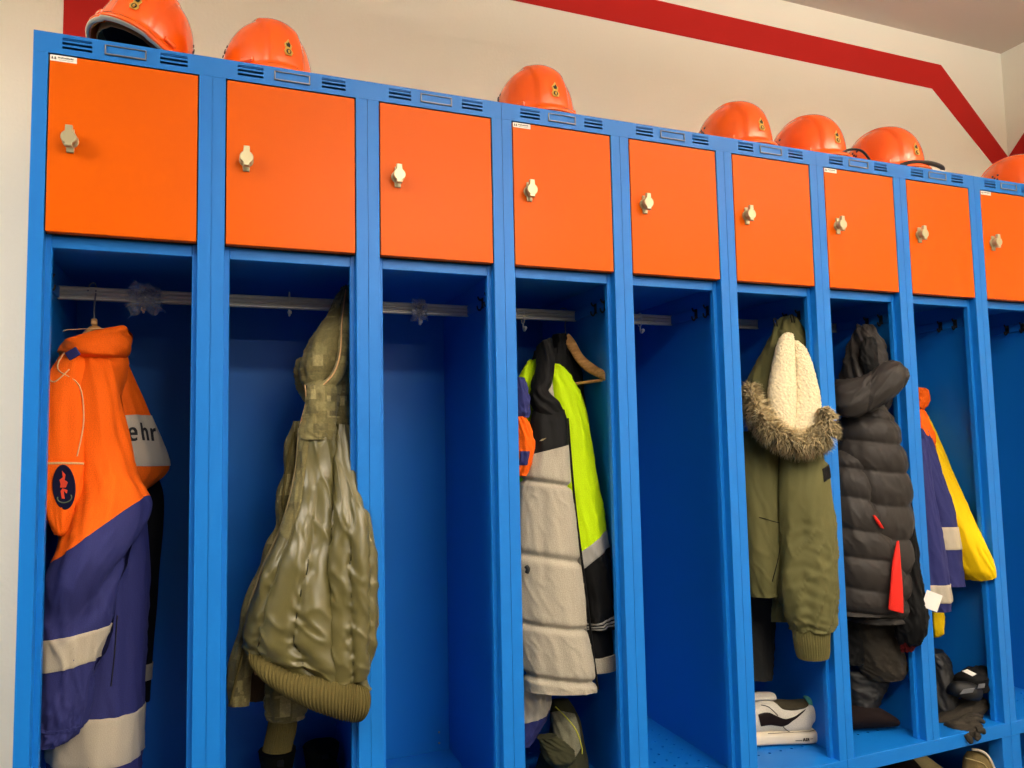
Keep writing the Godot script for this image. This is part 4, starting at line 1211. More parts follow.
# an ankle boot, toe towards the room
func ankle_boot(label: String, at: Vector3, height: float, m: Material, group := "") -> void:
	var t := thing("ankle_boot", label, "boot", at, group)
	var secs := []
	for k in [[0.10, 0.004, 0.012, 0.016], [0.095, 0.022, 0.02, 0.022], [0.07, 0.036, 0.028, 0.03], [0.03, 0.04, 0.036, 0.038], [0.0, 0.038, 0.046, 0.048], [-0.05, 0.034, 0.05, 0.05], [-0.085, 0.028, 0.046, 0.048], [-0.1, 0.006, 0.04, 0.04]]:
		secs.append([at + Vector3(-k[1], k[3], k[0]), at + Vector3(k[1], k[3], k[0]), k[2]])
	garment(t, "foot", secs, m, null, 40, 40, 0.0)
	var c := at + Vector3(0, 0, -0.04)
	garment(t, "shaft", [[c + Vector3(-0.042, height, 0), c + Vector3(0.042, height, 0), 0.046], [c + Vector3(-0.04, height - 0.012, 0), c + Vector3(0.04, height - 0.012, 0), 0.05], [c + Vector3(-0.034, height * 0.6, 0), c + Vector3(0.034, height * 0.6, 0), 0.046], [c + Vector3(-0.034, 0.05, 0), c + Vector3(0.034, 0.05, 0), 0.05]], m, func(u: float, v: float, _p: Vector3): return 0.003 * fold(u, v, 1.3, 2.0, 0.0, 8.0), 40, 24, 0.0)
	var mb := MB.new()
	mb.box(c + Vector3(0.004, height * 0.72, 0.05), Vector3(0.016, 0.05, 0.008), 0.003)
	piece("tongue", mb, M.grey_trouser, t)
	mb = MB.new()
	var sole := PackedVector2Array()
	for k in 24:
		var a := TAU * k / 24.0
		sole.append(Vector2(0.042 * cos(a) * (1.0 if sin(a) > 0 else 0.85), 0.106 * sin(a)))
	mb.prism(sole, 0.014, Transform3D(Basis(Vector3.RIGHT, Vector3.FORWARD, Vector3.UP), at), 0.003)
	piece("sole", mb, M.rubber, t)


func locker_four() -> void:
	# yellow high-visibility jacket, at the back
	var y := thing("safety_jacket", "bright yellow and black safety jacket with silver bands, hung behind the grey vest", "jacket", Vector3(1.11, 0.55, -0.2))
	var soft := func(u: float, v: float, _p: Vector3): return 0.006 * fold(u, v, 1.5, 1.6, 0.1, 41.0) + 0.003 * crease(u, v, 1.4, 3.5, 0.25, 42.0)
	var arm := Loft.new([[Vector3(1.084, 1.298, -0.19), Vector3(1.113, 1.298, -0.18), 0.015], [Vector3(1.077, 1.272, -0.18), Vector3(1.13, 1.272, -0.17), 0.03], [Vector3(1.068, 1.216, -0.17), Vector3(1.157, 1.216, -0.155), 0.042], [Vector3(1.067, 1.137, -0.16), Vector3(1.169, 1.136, -0.145), 0.048], [Vector3(1.065, 1.052, -0.15), Vector3(1.177, 1.049, -0.135), 0.05], [Vector3(1.069, 0.968, -0.15), Vector3(1.189, 0.964, -0.125), 0.052], [Vector3(1.086, 0.896, -0.145), Vector3(1.197, 0.891, -0.12), 0.052], [Vector3(1.1, 0.833, -0.145), Vector3(1.204, 0.828, -0.12), 0.052], [Vector3(1.114, 0.762, -0.145), Vector3(1.212, 0.758, -0.12), 0.05], [Vector3(1.12, 0.698, -0.145), Vector3(1.215, 0.693, -0.12), 0.05], [Vector3(1.122, 0.665, -0.145), Vector3(1.217, 0.66, -0.12), 0.048]],
		func(u: float, v: float, _p: Vector3): return 0.006 * fold(u, v, 1.5, 1.6, 0.1, 41.0) + 0.004 * crease(u, v, 1.4, 3.5, 0.25, 42.0) + 0.008 * smoothstep(0.6, 0.9, v) * fold(u, v, 1.6, 6.0, 0.2, 44.0))
	var cut := func(u: float): return 0.655 - 0.06 * cos(TAU * (u - 0.03))
	var cut2 := func(u: float): return 0.715 - 0.06 * cos(TAU * (u - 0.03))
	var mb := MB.new()
	arm.patch(mb, 60, 60, 0.0, 1.0, 0.0, cut)
	arm.cap(mb, 60, 0.0)
	piece("yellow_sleeve", mb, M.hivis_yellow, y)
	mb = MB.new()
	arm.patch(mb, 60, 60, 0.0, 1.0, cut, 1.0)
	arm.cap(mb, 60, 1.0, 0.02)
	piece("lower_sleeve", mb, M.black_cloth, y)
	strip(y, "silver_band", arm, M.silver, -0.05, 0.55, cut, cut2, 0.002)
	for k in 3:
		strip(y, "cuff_stripe", arm, M.silver, -0.05, 0.5, func(u: float): return 0.925 + 0.022 * k - 0.03 * cos(TAU * u), func(u: float): return 0.936 + 0.022 * k - 0.03 * cos(TAU * u), 0.0018)
	garment(y, "body", [[Vector3(1.074, 1.344, -0.24), Vector3(1.183, 1.347, -0.24), 0.03], [Vector3(1.05, 1.267, -0.24), Vector3(1.199, 1.267, -0.23), 0.05], [Vector3(1.022, 1.164, -0.23), Vector3(1.202, 1.162, -0.22), 0.055], [Vector3(1.017, 0.965, -0.23), Vector3(1.208, 0.957, -0.21), 0.055], [Vector3(1.014, 0.724, -0.21), Vector3(1.197, 0.722, -0.13), 0.045], [Vector3(1.012, 0.593, -0.2), Vector3(1.204, 0.593, -0.11), 0.045]], M.black_cloth, soft)
	garment(y, "hem_band", [[Vector3(1.012, 0.6, -0.2), Vector3(1.207, 0.601, -0.105), 0.049], [Vector3(1.015, 0.581, -0.2), Vector3(1.211, 0.582, -0.105), 0.05], [Vector3(1.014, 0.562, -0.2), Vector3(1.211, 0.563, -0.105), 0.049]], M.grey_vest, null)
	garment(y, "other_sleeve", [[Vector3(1.034, 1.308, -0.2), Vector3(1.063, 1.308, -0.19), 0.012], [Vector3(1.003, 1.267, -0.19), Vector3(1.053, 1.266, -0.17), 0.025], [Vector3(0.987, 1.212, -0.18), Vector3(1.037, 1.211, -0.16), 0.03], [Vector3(0.98, 1.151, -0.18), Vector3(1.03, 1.15, -0.16), 0.03], [Vector3(0.975, 0.971, -0.17), Vector3(1.016, 0.97, -0.15), 0.03], [Vector3(0.976, 0.782, -0.17), Vector3(1.002, 0.785, -0.14), 0.025], [Vector3(0.979, 0.688, -0.17), Vector3(0.995, 0.693, -0.14), 0.015]], M.hivis_yellow, soft, 48, 50)
	garment(y, "collar", [[Vector3(1.124, 1.386, -0.23), Vector3(1.153, 1.387, -0.23), 0.015], [Vector3(1.115, 1.344, -0.23), Vector3(1.155, 1.345, -0.23), 0.025], [Vector3(1.103, 1.276, -0.22), Vector3(1.158, 1.276, -0.21), 0.03], [Vector3(1.109, 1.223, -0.2), Vector3(1.166, 1.223, -0.19), 0.024]], M.black_cloth, soft, 40, 30)
	# grey padded vest in front
	var t := thing("padded_vest", "black and grey padded vest with wide quilted panels in front of the yellow jacket", "vest", Vector3(1.02, 0.46, -0.12))
	var panel := Loft.new([[Vector3(1.01, 1.184, -0.11), Vector3(1.08, 1.184, -0.105), 0.015], [Vector3(0.999, 1.151, -0.105), Vector3(1.085, 1.15, -0.1), 0.026], [Vector3(0.99, 1.091, -0.105), Vector3(1.086, 1.088, -0.095), 0.032], [Vector3(0.973, 1.022, -0.105), Vector3(1.084, 1.018, -0.09), 0.036], [Vector3(0.962, 0.953, -0.105), Vector3(1.093, 0.947, -0.09), 0.038], [Vector3(0.954, 0.851, -0.105), Vector3(1.104, 0.842, -0.088), 0.04], [Vector3(0.955, 0.761, -0.105), Vector3(1.113, 0.75, -0.085), 0.04], [Vector3(0.958, 0.682, -0.105), Vector3(1.118, 0.669, -0.085), 0.04], [Vector3(0.966, 0.614, -0.105), Vector3(1.129, 0.599, -0.085), 0.04], [Vector3(0.975, 0.547, -0.105), Vector3(1.137, 0.53, -0.085), 0.034]],
		func(u: float, v: float, _p: Vector3):
			var rows := [0.345, 0.385 + 0.175, 0.76, 0.945]
			var g := 0.0
			for r in rows: g += exp(-pow((v - r - 0.012 * cos(TAU * u)) / 0.010, 2.0))
			return 0.004 - 0.011 * g * smoothstep(0.2, 0.3, v) + 0.004 * fold(u, v, 1.6, 3.0, 0.1, 51.0) + 0.0022 * crease(u, v, 2.0, 7.0, 0.3, 53.0) * smoothstep(0.25, 0.4, v))
	var yoke := func(u: float): return 0.222 - 0.022 * cos(TAU * u)
	mb = MB.new()
	panel.patch(mb, 72, 24, 0.0, 1.0, 0.0, yoke)
	panel.cap(mb, 72, 0.0)
	piece("yoke", mb, M.black_cloth, t)
	mb = MB.new()
	panel.patch(mb, 80, 130, 0.0, 1.0, yoke, 1.0)
	panel.cap(mb, 80, 1.0, 0.02)
	piece("quilted_panel", mb, M.grey_vest, t)
	cord(t, "zip_edge", on(panel, [[0.04, 0.08], [0.03, 0.25], [0.03, 0.45], [0.03, 0.65], [0.025, 0.85], [0.02, 0.99]], 0.002), 0.0028, M.black_cloth)
	garment(t, "zip_facing", [[Vector3(1.083, 1.017, -0.115), Vector3(1.094, 1.017, -0.11), 0.01], [Vector3(1.093, 0.898, -0.115), Vector3(1.112, 0.898, -0.105), 0.012], [Vector3(1.107, 0.757, -0.11), Vector3(1.121, 0.758, -0.1), 0.012], [Vector3(1.114, 0.641, -0.11), Vector3(1.13, 0.641, -0.1), 0.012], [Vector3(1.122, 0.566, -0.11), Vector3(1.138, 0.567, -0.1), 0.01]], M.grey_vest, null, 24, 30)
	var logo := panel.at(0.33, 0.185, 0.0015)
	mb = MB.new()
	mb.prism(PackedVector2Array([Vector2(-0.008, -0.003), Vector2(0.0, -0.002), Vector2(0.009, 0.004), Vector2(-0.001, 0.002)]), 0.0012, Transform3D(Basis(Vector3.UP, -0.25), logo))
	piece("chest_logo", mb, M.zip, t)
	# black hood strap twisted above the yoke
	garment(t, "hood", [[Vector3(1.038, 1.343, -0.15), Vector3(1.079, 1.359, -0.15), 0.02], [Vector3(1.026, 1.291, -0.13), Vector3(1.071, 1.302, -0.13), 0.026], [Vector3(1.008, 1.246, -0.115), Vector3(1.06, 1.247, -0.115), 0.028], [Vector3(1, 1.218, -0.11), Vector3(1.045, 1.227, -0.105), 0.026], [Vector3(1.005, 1.189, -0.105), Vector3(1.063, 1.208, -0.1), 0.022], [Vector3(1.02, 1.165, -0.1), Vector3(1.08, 1.179, -0.1), 0.018]], M.black_cloth, func(u: float, v: float, _p: Vector3): return 0.006 * fold(u, v, 1.4, 2.0, 0.4, 55.0), 44, 44)
	garment(t, "lining_edge", [[Vector3(1.067, 1.279, -0.145), Vector3(1.072, 1.278, -0.14), 0.006], [Vector3(1.055, 1.239, -0.14), Vector3(1.072, 1.239, -0.135), 0.008], [Vector3(1.055, 1.205, -0.135), Vector3(1.074, 1.204, -0.13), 0.008]], M.grey_vest, null, 20, 16)
	cord(t, "hood_toggle", [Vector3(0.961, 0.832, -0.062), Vector3(0.964, 0.826, -0.058), Vector3(0.962, 0.817, -0.06)], 0.005, M.rubber)
	# orange and navy jacket at the left edge
	var o := thing("work_jacket", "orange and navy work jacket sleeve at the left edge beside the grey vest", "jacket", Vector3(0.98, 0.5, -0.1))
	garment(o, "collar", [[Vector3(0.956, 1.259, -0.1), Vector3(0.978, 1.258, -0.09), 0.015], [Vector3(0.953, 1.226, -0.1), Vector3(0.982, 1.225, -0.085), 0.02], [Vector3(0.952, 1.18, -0.1), Vector3(0.987, 1.179, -0.08), 0.02], [Vector3(0.952, 1.166, -0.1), Vector3(0.979, 1.165, -0.08), 0.012]], M.navy, soft, 36, 20)
	var cuff := garment(o, "sleeve", [[Vector3(0.952, 1.17, -0.1), Vector3(0.974, 1.169, -0.08), 0.016], [Vector3(0.951, 1.138, -0.1), Vector3(0.985, 1.137, -0.078), 0.02], [Vector3(0.95, 1.092, -0.1), Vector3(0.992, 1.091, -0.075), 0.02], [Vector3(0.949, 1.055, -0.1), Vector3(0.984, 1.054, -0.075), 0.02], [Vector3(0.949, 1.032, -0.1), Vector3(0.971, 1.032, -0.08), 0.012]], M.hivis_orange, soft, 40, 26)
	strip(o, "cuff_tab", cuff, M.navy, 0.13, 0.27, 0.52, 0.74, 0.002, 8, 6)
	var trail := garment(o, "trouser_leg", [[Vector3(0.975, 0.546, -0.2), Vector3(1.061, 0.543, -0.17), 0.03], [Vector3(0.974, 0.495, -0.2), Vector3(1.057, 0.493, -0.17), 0.034], [Vector3(0.973, 0.454, -0.2), Vector3(1.051, 0.452, -0.17), 0.034], [Vector3(0.972, 0.414, -0.2), Vector3(1.027, 0.416, -0.17), 0.03], [Vector3(0.971, 0.385, -0.2), Vector3(1, 0.391, -0.17), 0.02]], M.navy, soft, 44, 30)
	strip(o, "reflective_band", trail, M.reflect, 0.0, 0.5, func(u: float): return 0.0 + 0.1 * (u - 0.25), func(u: float): return 0.5 + 0.5 * (u - 0.25), 0.002)
	# wooden hanger with its bar
	var h := thing("coat_hanger", "pale wooden coat hanger with a trouser bar right of the yellow jacket", "hanger", Vector3(1.173, 1.285, -0.2))
	mb = MB.new()
	var arm_w := garment(h, "shoulder_bar", [[Vector3(1.144, 1.365, -0.225), Vector3(1.162, 1.387, -0.225), 0.007], [Vector3(1.154, 1.343, -0.21), Vector3(1.172, 1.367, -0.21), 0.007], [Vector3(1.158, 1.311, -0.18), Vector3(1.178, 1.327, -0.18), 0.008], [Vector3(1.173, 1.284, -0.155), Vector3(1.19, 1.304, -0.155), 0.008], [Vector3(1.19, 1.267, -0.13), Vector3(1.199, 1.289, -0.13), 0.008], [Vector3(1.201, 1.255, -0.11), Vector3(1.205, 1.28, -0.11), 0.008], [Vector3(1.203, 1.255, -0.108), Vector3(1.206, 1.272, -0.108), 0.004]], M.wood, null, 24, 40, 0.0, 0.7)
	mb.tube([Vector3(1.121, 1.249, -0.2), Vector3(1.207, 1.259, -0.115)], 0.004, 10, 1)
	piece("trouser_bar", mb, M.wood, h)
	mb = MB.new()
	mb.tube([Vector3(1.155, 1.44, -0.262), Vector3(1.159, 1.459, -0.262), Vector3(1.173, 1.459, -0.262), Vector3(1.179, 1.441, -0.262), Vector3(1.166, 1.418, -0.255), Vector3(1.156, 1.379, -0.23)], 0.0016, 8, 5)
	piece("hook", mb, M.steel, h)
	# soft bag on the bench
	var b := thing("soft_bag", "slumped olive bag with a grey mesh panel and yellow piping below the grey vest", "bag", Vector3(1.1, BENCH, -0.22))
	var main := garment(b, "body", [[Vector3(1.094, 0.471, -0.23), Vector3(1.126, 0.473, -0.21), 0.03], [Vector3(1.081, 0.445, -0.22), Vector3(1.142, 0.442, -0.2), 0.045], [Vector3(1.076, 0.411, -0.21), Vector3(1.15, 0.406, -0.19), 0.055], [Vector3(1.065, 0.376, -0.2), Vector3(1.152, 0.369, -0.18), 0.06], [Vector3(1.039, 0.345, -0.19), Vector3(1.159, 0.328, -0.18), 0.062], [Vector3(1.007, 0.267, -0.18), Vector3(1.159, 0.243, -0.17), 0.062], [Vector3(1.01, 0.21, -0.18), Vector3(1.152, 0.186, -0.17), 0.06]], M.olive_bag, func(u: float, v: float, _p: Vector3): return 0.006 * fold(u, v, 1.3, 1.6, 0.2, 61.0), 56, 50)
	strip(b, "mesh_panel", main, M.mesh_grey, 0.16, 0.42, func(u: float): return 0.14 + 0.2 * absf(u - 0.30), func(u: float): return 0.62 - 1.2 * absf(u - 0.27), 0.004, 24, 24)
	cord(b, "yellow_piping", on(main, [[0.33, 0.1], [0.26, 0.2], [0.2, 0.33], [0.165, 0.48], [0.17, 0.55]], 0.005), 0.0014, mat(Color(0.75, 0.75, 0.2), 0.6))
	garment(b, "flap", [[Vector3(1.026, 0.414, -0.17), Vector3(1.055, 0.423, -0.13), 0.015], [Vector3(1.025, 0.394, -0.15), Vector3(1.086, 0.395, -0.12), 0.024], [Vector3(1.03, 0.376, -0.14), Vector3(1.098, 0.374, -0.115), 0.026], [Vector3(1.043, 0.359, -0.14), Vector3(1.085, 0.359, -0.12), 0.014]], M.olive_bag, soft, 36, 24)


func parka() -> void:
	var t := thing("parka", "olive parka with a fur edged hood and cream fleece lining, hung by the hood", "jacket", Vector3(1.68, 0.55, -0.08))
	var soft := func(u: float, v: float, _p: Vector3): return 0.005 * fold(u, v, 1.4, 1.8, 0.1, 71.0) + 0.003 * crease(u, v, 1.4, 3.0, 0.3, 72.0)
	# hood shell behind the lining
	garment(t, "hood", [[Vector3(1.799, 1.438, -0.14), Vector3(1.804, 1.432, -0.1), 0.015], [Vector3(1.762, 1.412, -0.14), Vector3(1.796, 1.402, -0.07), 0.03], [Vector3(1.732, 1.371, -0.14), Vector3(1.798, 1.363, -0.06), 0.04], [Vector3(1.695, 1.32, -0.14), Vector3(1.806, 1.313, -0.05), 0.05], [Vector3(1.654, 1.251, -0.14), Vector3(1.801, 1.244, -0.035), 0.055], [Vector3(1.641, 1.196, -0.14), Vector3(1.799, 1.191, -0.03), 0.055], [Vector3(1.649, 1.128, -0.13), Vector3(1.778, 1.125, -0.03), 0.05], [Vector3(1.678, 1.079, -0.12), Vector3(1.765, 1.078, -0.03), 0.03]], M.parka, func(u: float, v: float, _p: Vector3): return 0.008 * fold(u, v, 1.6, 2.4, 0.1, 73.0) + 0.004 * crease(u, v, 1.5, 4.0, 0.3, 74.0))
	for s in [Vector3(1.719, 1.419, -0.09), Vector3(1.76, 1.428, -0.07)]:
		var mb := MB.new()
		mb.tube([s + Vector3(-0.004, -0.012, 0), s + Vector3(-0.004, 0.008, -0.004), s + Vector3(0.004, 0.008, -0.004), s + Vector3(0.004, -0.012, 0)], 0.0018, 6, 4)
		piece("hang_loop", mb, M.black_cloth, t)
	# fleece lining, two lobes with a seam between them
	var bumps := FastNoiseLite.new()
	bumps.seed = 9; bumps.frequency = 180.0; bumps.fractal_octaves = 2
	var fuzz := func(_u: float, _v: float, p: Vector3): return 0.0035 * bumps.get_noise_3d(p.x, p.y, p.z)
	garment(t, "fleece_lining", [[Vector3(1.722, 1.383, -0.065), Vector3(1.739, 1.381, -0.05), 0.006], [Vector3(1.696, 1.36, -0.06), Vector3(1.732, 1.358, -0.04), 0.018], [Vector3(1.669, 1.297, -0.055), Vector3(1.722, 1.296, -0.03), 0.024], [Vector3(1.647, 1.218, -0.05), Vector3(1.714, 1.216, -0.022), 0.026], [Vector3(1.651, 1.14, -0.045), Vector3(1.699, 1.138, -0.015), 0.026], [Vector3(1.67, 1.095, -0.04), Vector3(1.69, 1.095, -0.015), 0.016]], M.fleece, fuzz, 90, 120, 0.0)
	garment(t, "fleece_lining", [[Vector3(1.734, 1.362, -0.05), Vector3(1.75, 1.362, -0.045), 0.006], [Vector3(1.728, 1.332, -0.045), Vector3(1.765, 1.331, -0.03), 0.018], [Vector3(1.72, 1.27, -0.036), Vector3(1.773, 1.269, -0.015), 0.024], [Vector3(1.708, 1.199, -0.028), Vector3(1.777, 1.197, -0.006), 0.026], [Vector3(1.69, 1.131, -0.02), Vector3(1.763, 1.13, 0), 0.024], [Vector3(1.681, 1.085, -0.02), Vector3(1.73, 1.084, -0.006), 0.014]], M.fleece, fuzz, 90, 120, 0.0)
	# fur along the edge of the hood
	fur(t, [Vector3(1.631, 1.24, -0.1), Vector3(1.614, 1.196, -0.07), Vector3(1.62, 1.15, -0.045), Vector3(1.644, 1.114, -0.02), Vector3(1.683, 1.09, 0), Vector3(1.719, 1.094, 0.02), Vector3(1.748, 1.114, 0.035), Vector3(1.756, 1.149, 0.04), Vector3(1.743, 1.18, 0.035)], [0.02, 0.026, 0.028, 0.028, 0.028, 0.028, 0.026, 0.018, 0.008])
	# body with patch pocket seam, ribbed hem
	var body := garment(t, "body", [[Vector3(1.625, 1.124, -0.15), Vector3(1.758, 1.121, -0.1), 0.03], [Vector3(1.615, 1.049, -0.15), Vector3(1.733, 1.046, -0.1), 0.045], [Vector3(1.608, 0.943, -0.14), Vector3(1.72, 0.94, -0.1), 0.048], [Vector3(1.608, 0.824, -0.14), Vector3(1.71, 0.822, -0.1), 0.05], [Vector3(1.611, 0.753, -0.14), Vector3(1.702, 0.752, -0.1), 0.05], [Vector3(1.615, 0.695, -0.14), Vector3(1.699, 0.695, -0.1), 0.046]], M.parka, soft)
	cord(t, "front_seam", on(body, [[0.09, 0.1], [0.1, 0.4], [0.15, 0.62], [0.2, 0.85]], 0.0008), 0.0012, M.dark_olive)
	cord(t, "pocket_seam", on(body, [[0.42, 0.46], [0.3, 0.47], [0.17, 0.49], [0.1, 0.49]], 0.0008), 0.0012, M.dark_olive)
	garment(t, "hem_rib", [[Vector3(1.621, 0.733, -0.13), Vector3(1.629, 0.781, -0.12), 0.02], [Vector3(1.66, 0.706, -0.115), Vector3(1.659, 0.767, -0.11), 0.022], [Vector3(1.691, 0.67, -0.1), Vector3(1.702, 0.747, -0.1), 0.022], [Vector3(1.697, 0.669, -0.1), Vector3(1.714, 0.73, -0.1), 0.01]], M.parka_rib, func(_u: float, v: float, _p: Vector3): return 0.001 * sin(v * 160.0), 28, 160, 0.0)
	# right front edge between body and sleeve
	garment(t, "front_edge", [[Vector3(1.72, 1.1, -0.12), Vector3(1.741, 1.1, -0.09), 0.016], [Vector3(1.71, 0.939, -0.12), Vector3(1.722, 0.94, -0.095), 0.018], [Vector3(1.705, 0.78, -0.12), Vector3(1.716, 0.783, -0.095), 0.018], [Vector3(1.695, 0.676, -0.12), Vector3(1.722, 0.679, -0.09), 0.016], [Vector3(1.685, 0.62, -0.12), Vector3(1.723, 0.624, -0.08), 0.01]], M.parka, soft, 32, 40)
	# sleeve, gathered along its seam, over the post
	var sleeve := garment(t, "sleeve", [[Vector3(1.711, 1.084, -0.08), Vector3(1.79, 1.082, -0.02), 0.03], [Vector3(1.697, 1.021, -0.08), Vector3(1.799, 1.02, -0.01), 0.042], [Vector3(1.685, 0.943, -0.075), Vector3(1.798, 0.943, 0), 0.046], [Vector3(1.679, 0.866, -0.07), Vector3(1.801, 0.867, 0.005), 0.048], [Vector3(1.675, 0.789, -0.07), Vector3(1.794, 0.792, 0.01), 0.05], [Vector3(1.669, 0.714, -0.065), Vector3(1.789, 0.717, 0.01), 0.05], [Vector3(1.677, 0.651, -0.06), Vector3(1.78, 0.655, 0.008), 0.046], [Vector3(1.693, 0.613, -0.055), Vector3(1.774, 0.617, 0.005), 0.038]], M.parka,
		func(u: float, v: float, _p: Vector3):
			var d: float = u - 0.29
			var g: float = exp(-d * d / 0.002)
			var chev := sin((v * 15.0 - absf(d) * 6.0) * TAU) * smoothstep(0.28, 0.5, v) * exp(-absf(d) * 7.0)
			return 0.0026 * chev * (0.5 + nz.get_noise_2d(v * 9.0, u * 4.0)) - 0.005 * g * smoothstep(0.25, 0.45, v) + 0.006 * fold(u, v, 1.5, 2.2, -0.2, 76.0) + 0.005 * crease(u, v, 1.1, 4.5, -0.35, 77.0) * smoothstep(0.2, 0.5, v), 80, 120, 0.0)
	strip(t, "sleeve_tab", sleeve, M.black_cloth, -0.01, 0.14, func(u: float): return 0.10 + 0.3 * u, func(u: float): return 0.165 + 0.3 * u, 0.002, 14, 8)
	garment(t, "cuff", [[Vector3(1.693, 0.615, -0.055), Vector3(1.769, 0.619, 0), 0.034], [Vector3(1.691, 0.589, -0.05), Vector3(1.766, 0.592, -0.002), 0.034], [Vector3(1.695, 0.563, -0.05), Vector3(1.766, 0.566, -0.004), 0.033], [Vector3(1.701, 0.545, -0.05), Vector3(1.763, 0.549, -0.005), 0.032]], M.parka_rib, func(u: float, _v: float, _p: Vector3): return 0.0006 * sin(u * TAU * 44.0), 200, 14)
	# trousers behind and shoes below
	var d := thing("trousers", "dark grey trousers hanging behind the olive parka above the white shoe", "trousers", Vector3(1.66, 0.42, -0.24))
	garment(d, "trouser_leg", [[Vector3(1.677, 0.765, -0.24), Vector3(1.793, 0.759, -0.22), 0.03], [Vector3(1.672, 0.655, -0.24), Vector3(1.78, 0.649, -0.22), 0.034], [Vector3(1.673, 0.546, -0.24), Vector3(1.77, 0.54, -0.22), 0.034], [Vector3(1.674, 0.443, -0.24), Vector3(1.76, 0.437, -0.22), 0.034]], M.grey_trouser, soft, 44, 40)
	sneaker()


func fur(parent: Node3D, path: Array, radii: Array) -> void:
	var mb := MB.new()
	mb.tinted = true
	mb.tint = Color(0.3, 0.22, 0.11)
	var r2 := []
	for r in radii: r2.append(r * 0.6)
	mb.tube(path, r2, 14, 6)
	var n := path.size() - 1
	var r := RandomNumberGenerator.new()
	r.seed = 77
	for k in 15000:
		var x := r.randf() * n
		var i := mini(int(x), n - 1)
		var f := x - i
		var p: Vector3 = path[i].cubic_interpolate(path[i + 1], path[maxi(i - 1, 0)], path[mini(i + 2, n)], f)
		var along: Vector3 = (path[i + 1] - path[i]).normalized()
		var rad: float = lerpf(radii[i], radii[i + 1], f)
		var side := along.cross(Vector3.UP if absf(along.y) < 0.9 else Vector3.RIGHT).normalized()
		var up := side.cross(along)
		var a := r.randf() * TAU
		var out := side * cos(a) + up * sin(a)
		var root := p + out * rad * 0.5
		var length := rad * r.randf_range(0.55, 1.15) + 0.006
		var bend := Vector3(r.randf_range(-0.35, 0.35), r.randf_range(-0.6, 0.05), r.randf_range(-0.3, 0.35)) + along * r.randf_range(-0.45, 0.45)
		var d1 := (out + bend * 0.5).normalized()
		var d2 := (out + bend * 1.3 + Vector3(0, -0.35, 0)).normalized()
		var clump := 0.5 + 0.5 * nz.get_noise_3d(root.x * 60.0, root.y * 60.0, root.z * 60.0)
		var w := r.randf_range(0.0005, 0.0009)
		var across := d1.cross(Vector3(r.randf() - 0.5, r.randf() - 0.5, r.randf() - 0.5)).normalized() * w
		var q0 := root; var q1 := root + d1 * length * 0.5; var q2 := q1 + d2 * length * 0.5
		var tip := Color(0.9, 0.68, 0.33).lerp(Color(1.0, 0.88, 0.58), r.randf())
		var base := Color(0.42, 0.28, 0.12).lerp(Color(0.75, 0.55, 0.27), r.randf())
		if clump < 0.32:
			tip = tip.lerp(Color(0.12, 0.08, 0.04), 0.5); base = base * 0.6
		var nn := (d1 + out).normalized()
		var o := mb.v.size()
		mb.tint = base; mb.vert(q0 - across, nn); mb.vert(q0 + across, nn)
		mb.tint = base.lerp(tip, 0.7); mb.vert(q1 - across, nn); mb.vert(q1 + across, nn)
		mb.tint = tip; mb.vert(q2, nn)
		mb.ix.append_array([o, o + 1, o + 2, o + 1, o + 3, o + 2, o + 2, o + 3, o + 4])
	var f2 := piece("fur_trim", mb, M.fur, parent)
	f2.set_meta("kind", "stuff")
	f2.set_meta("label", "long tan and brown fur edging")


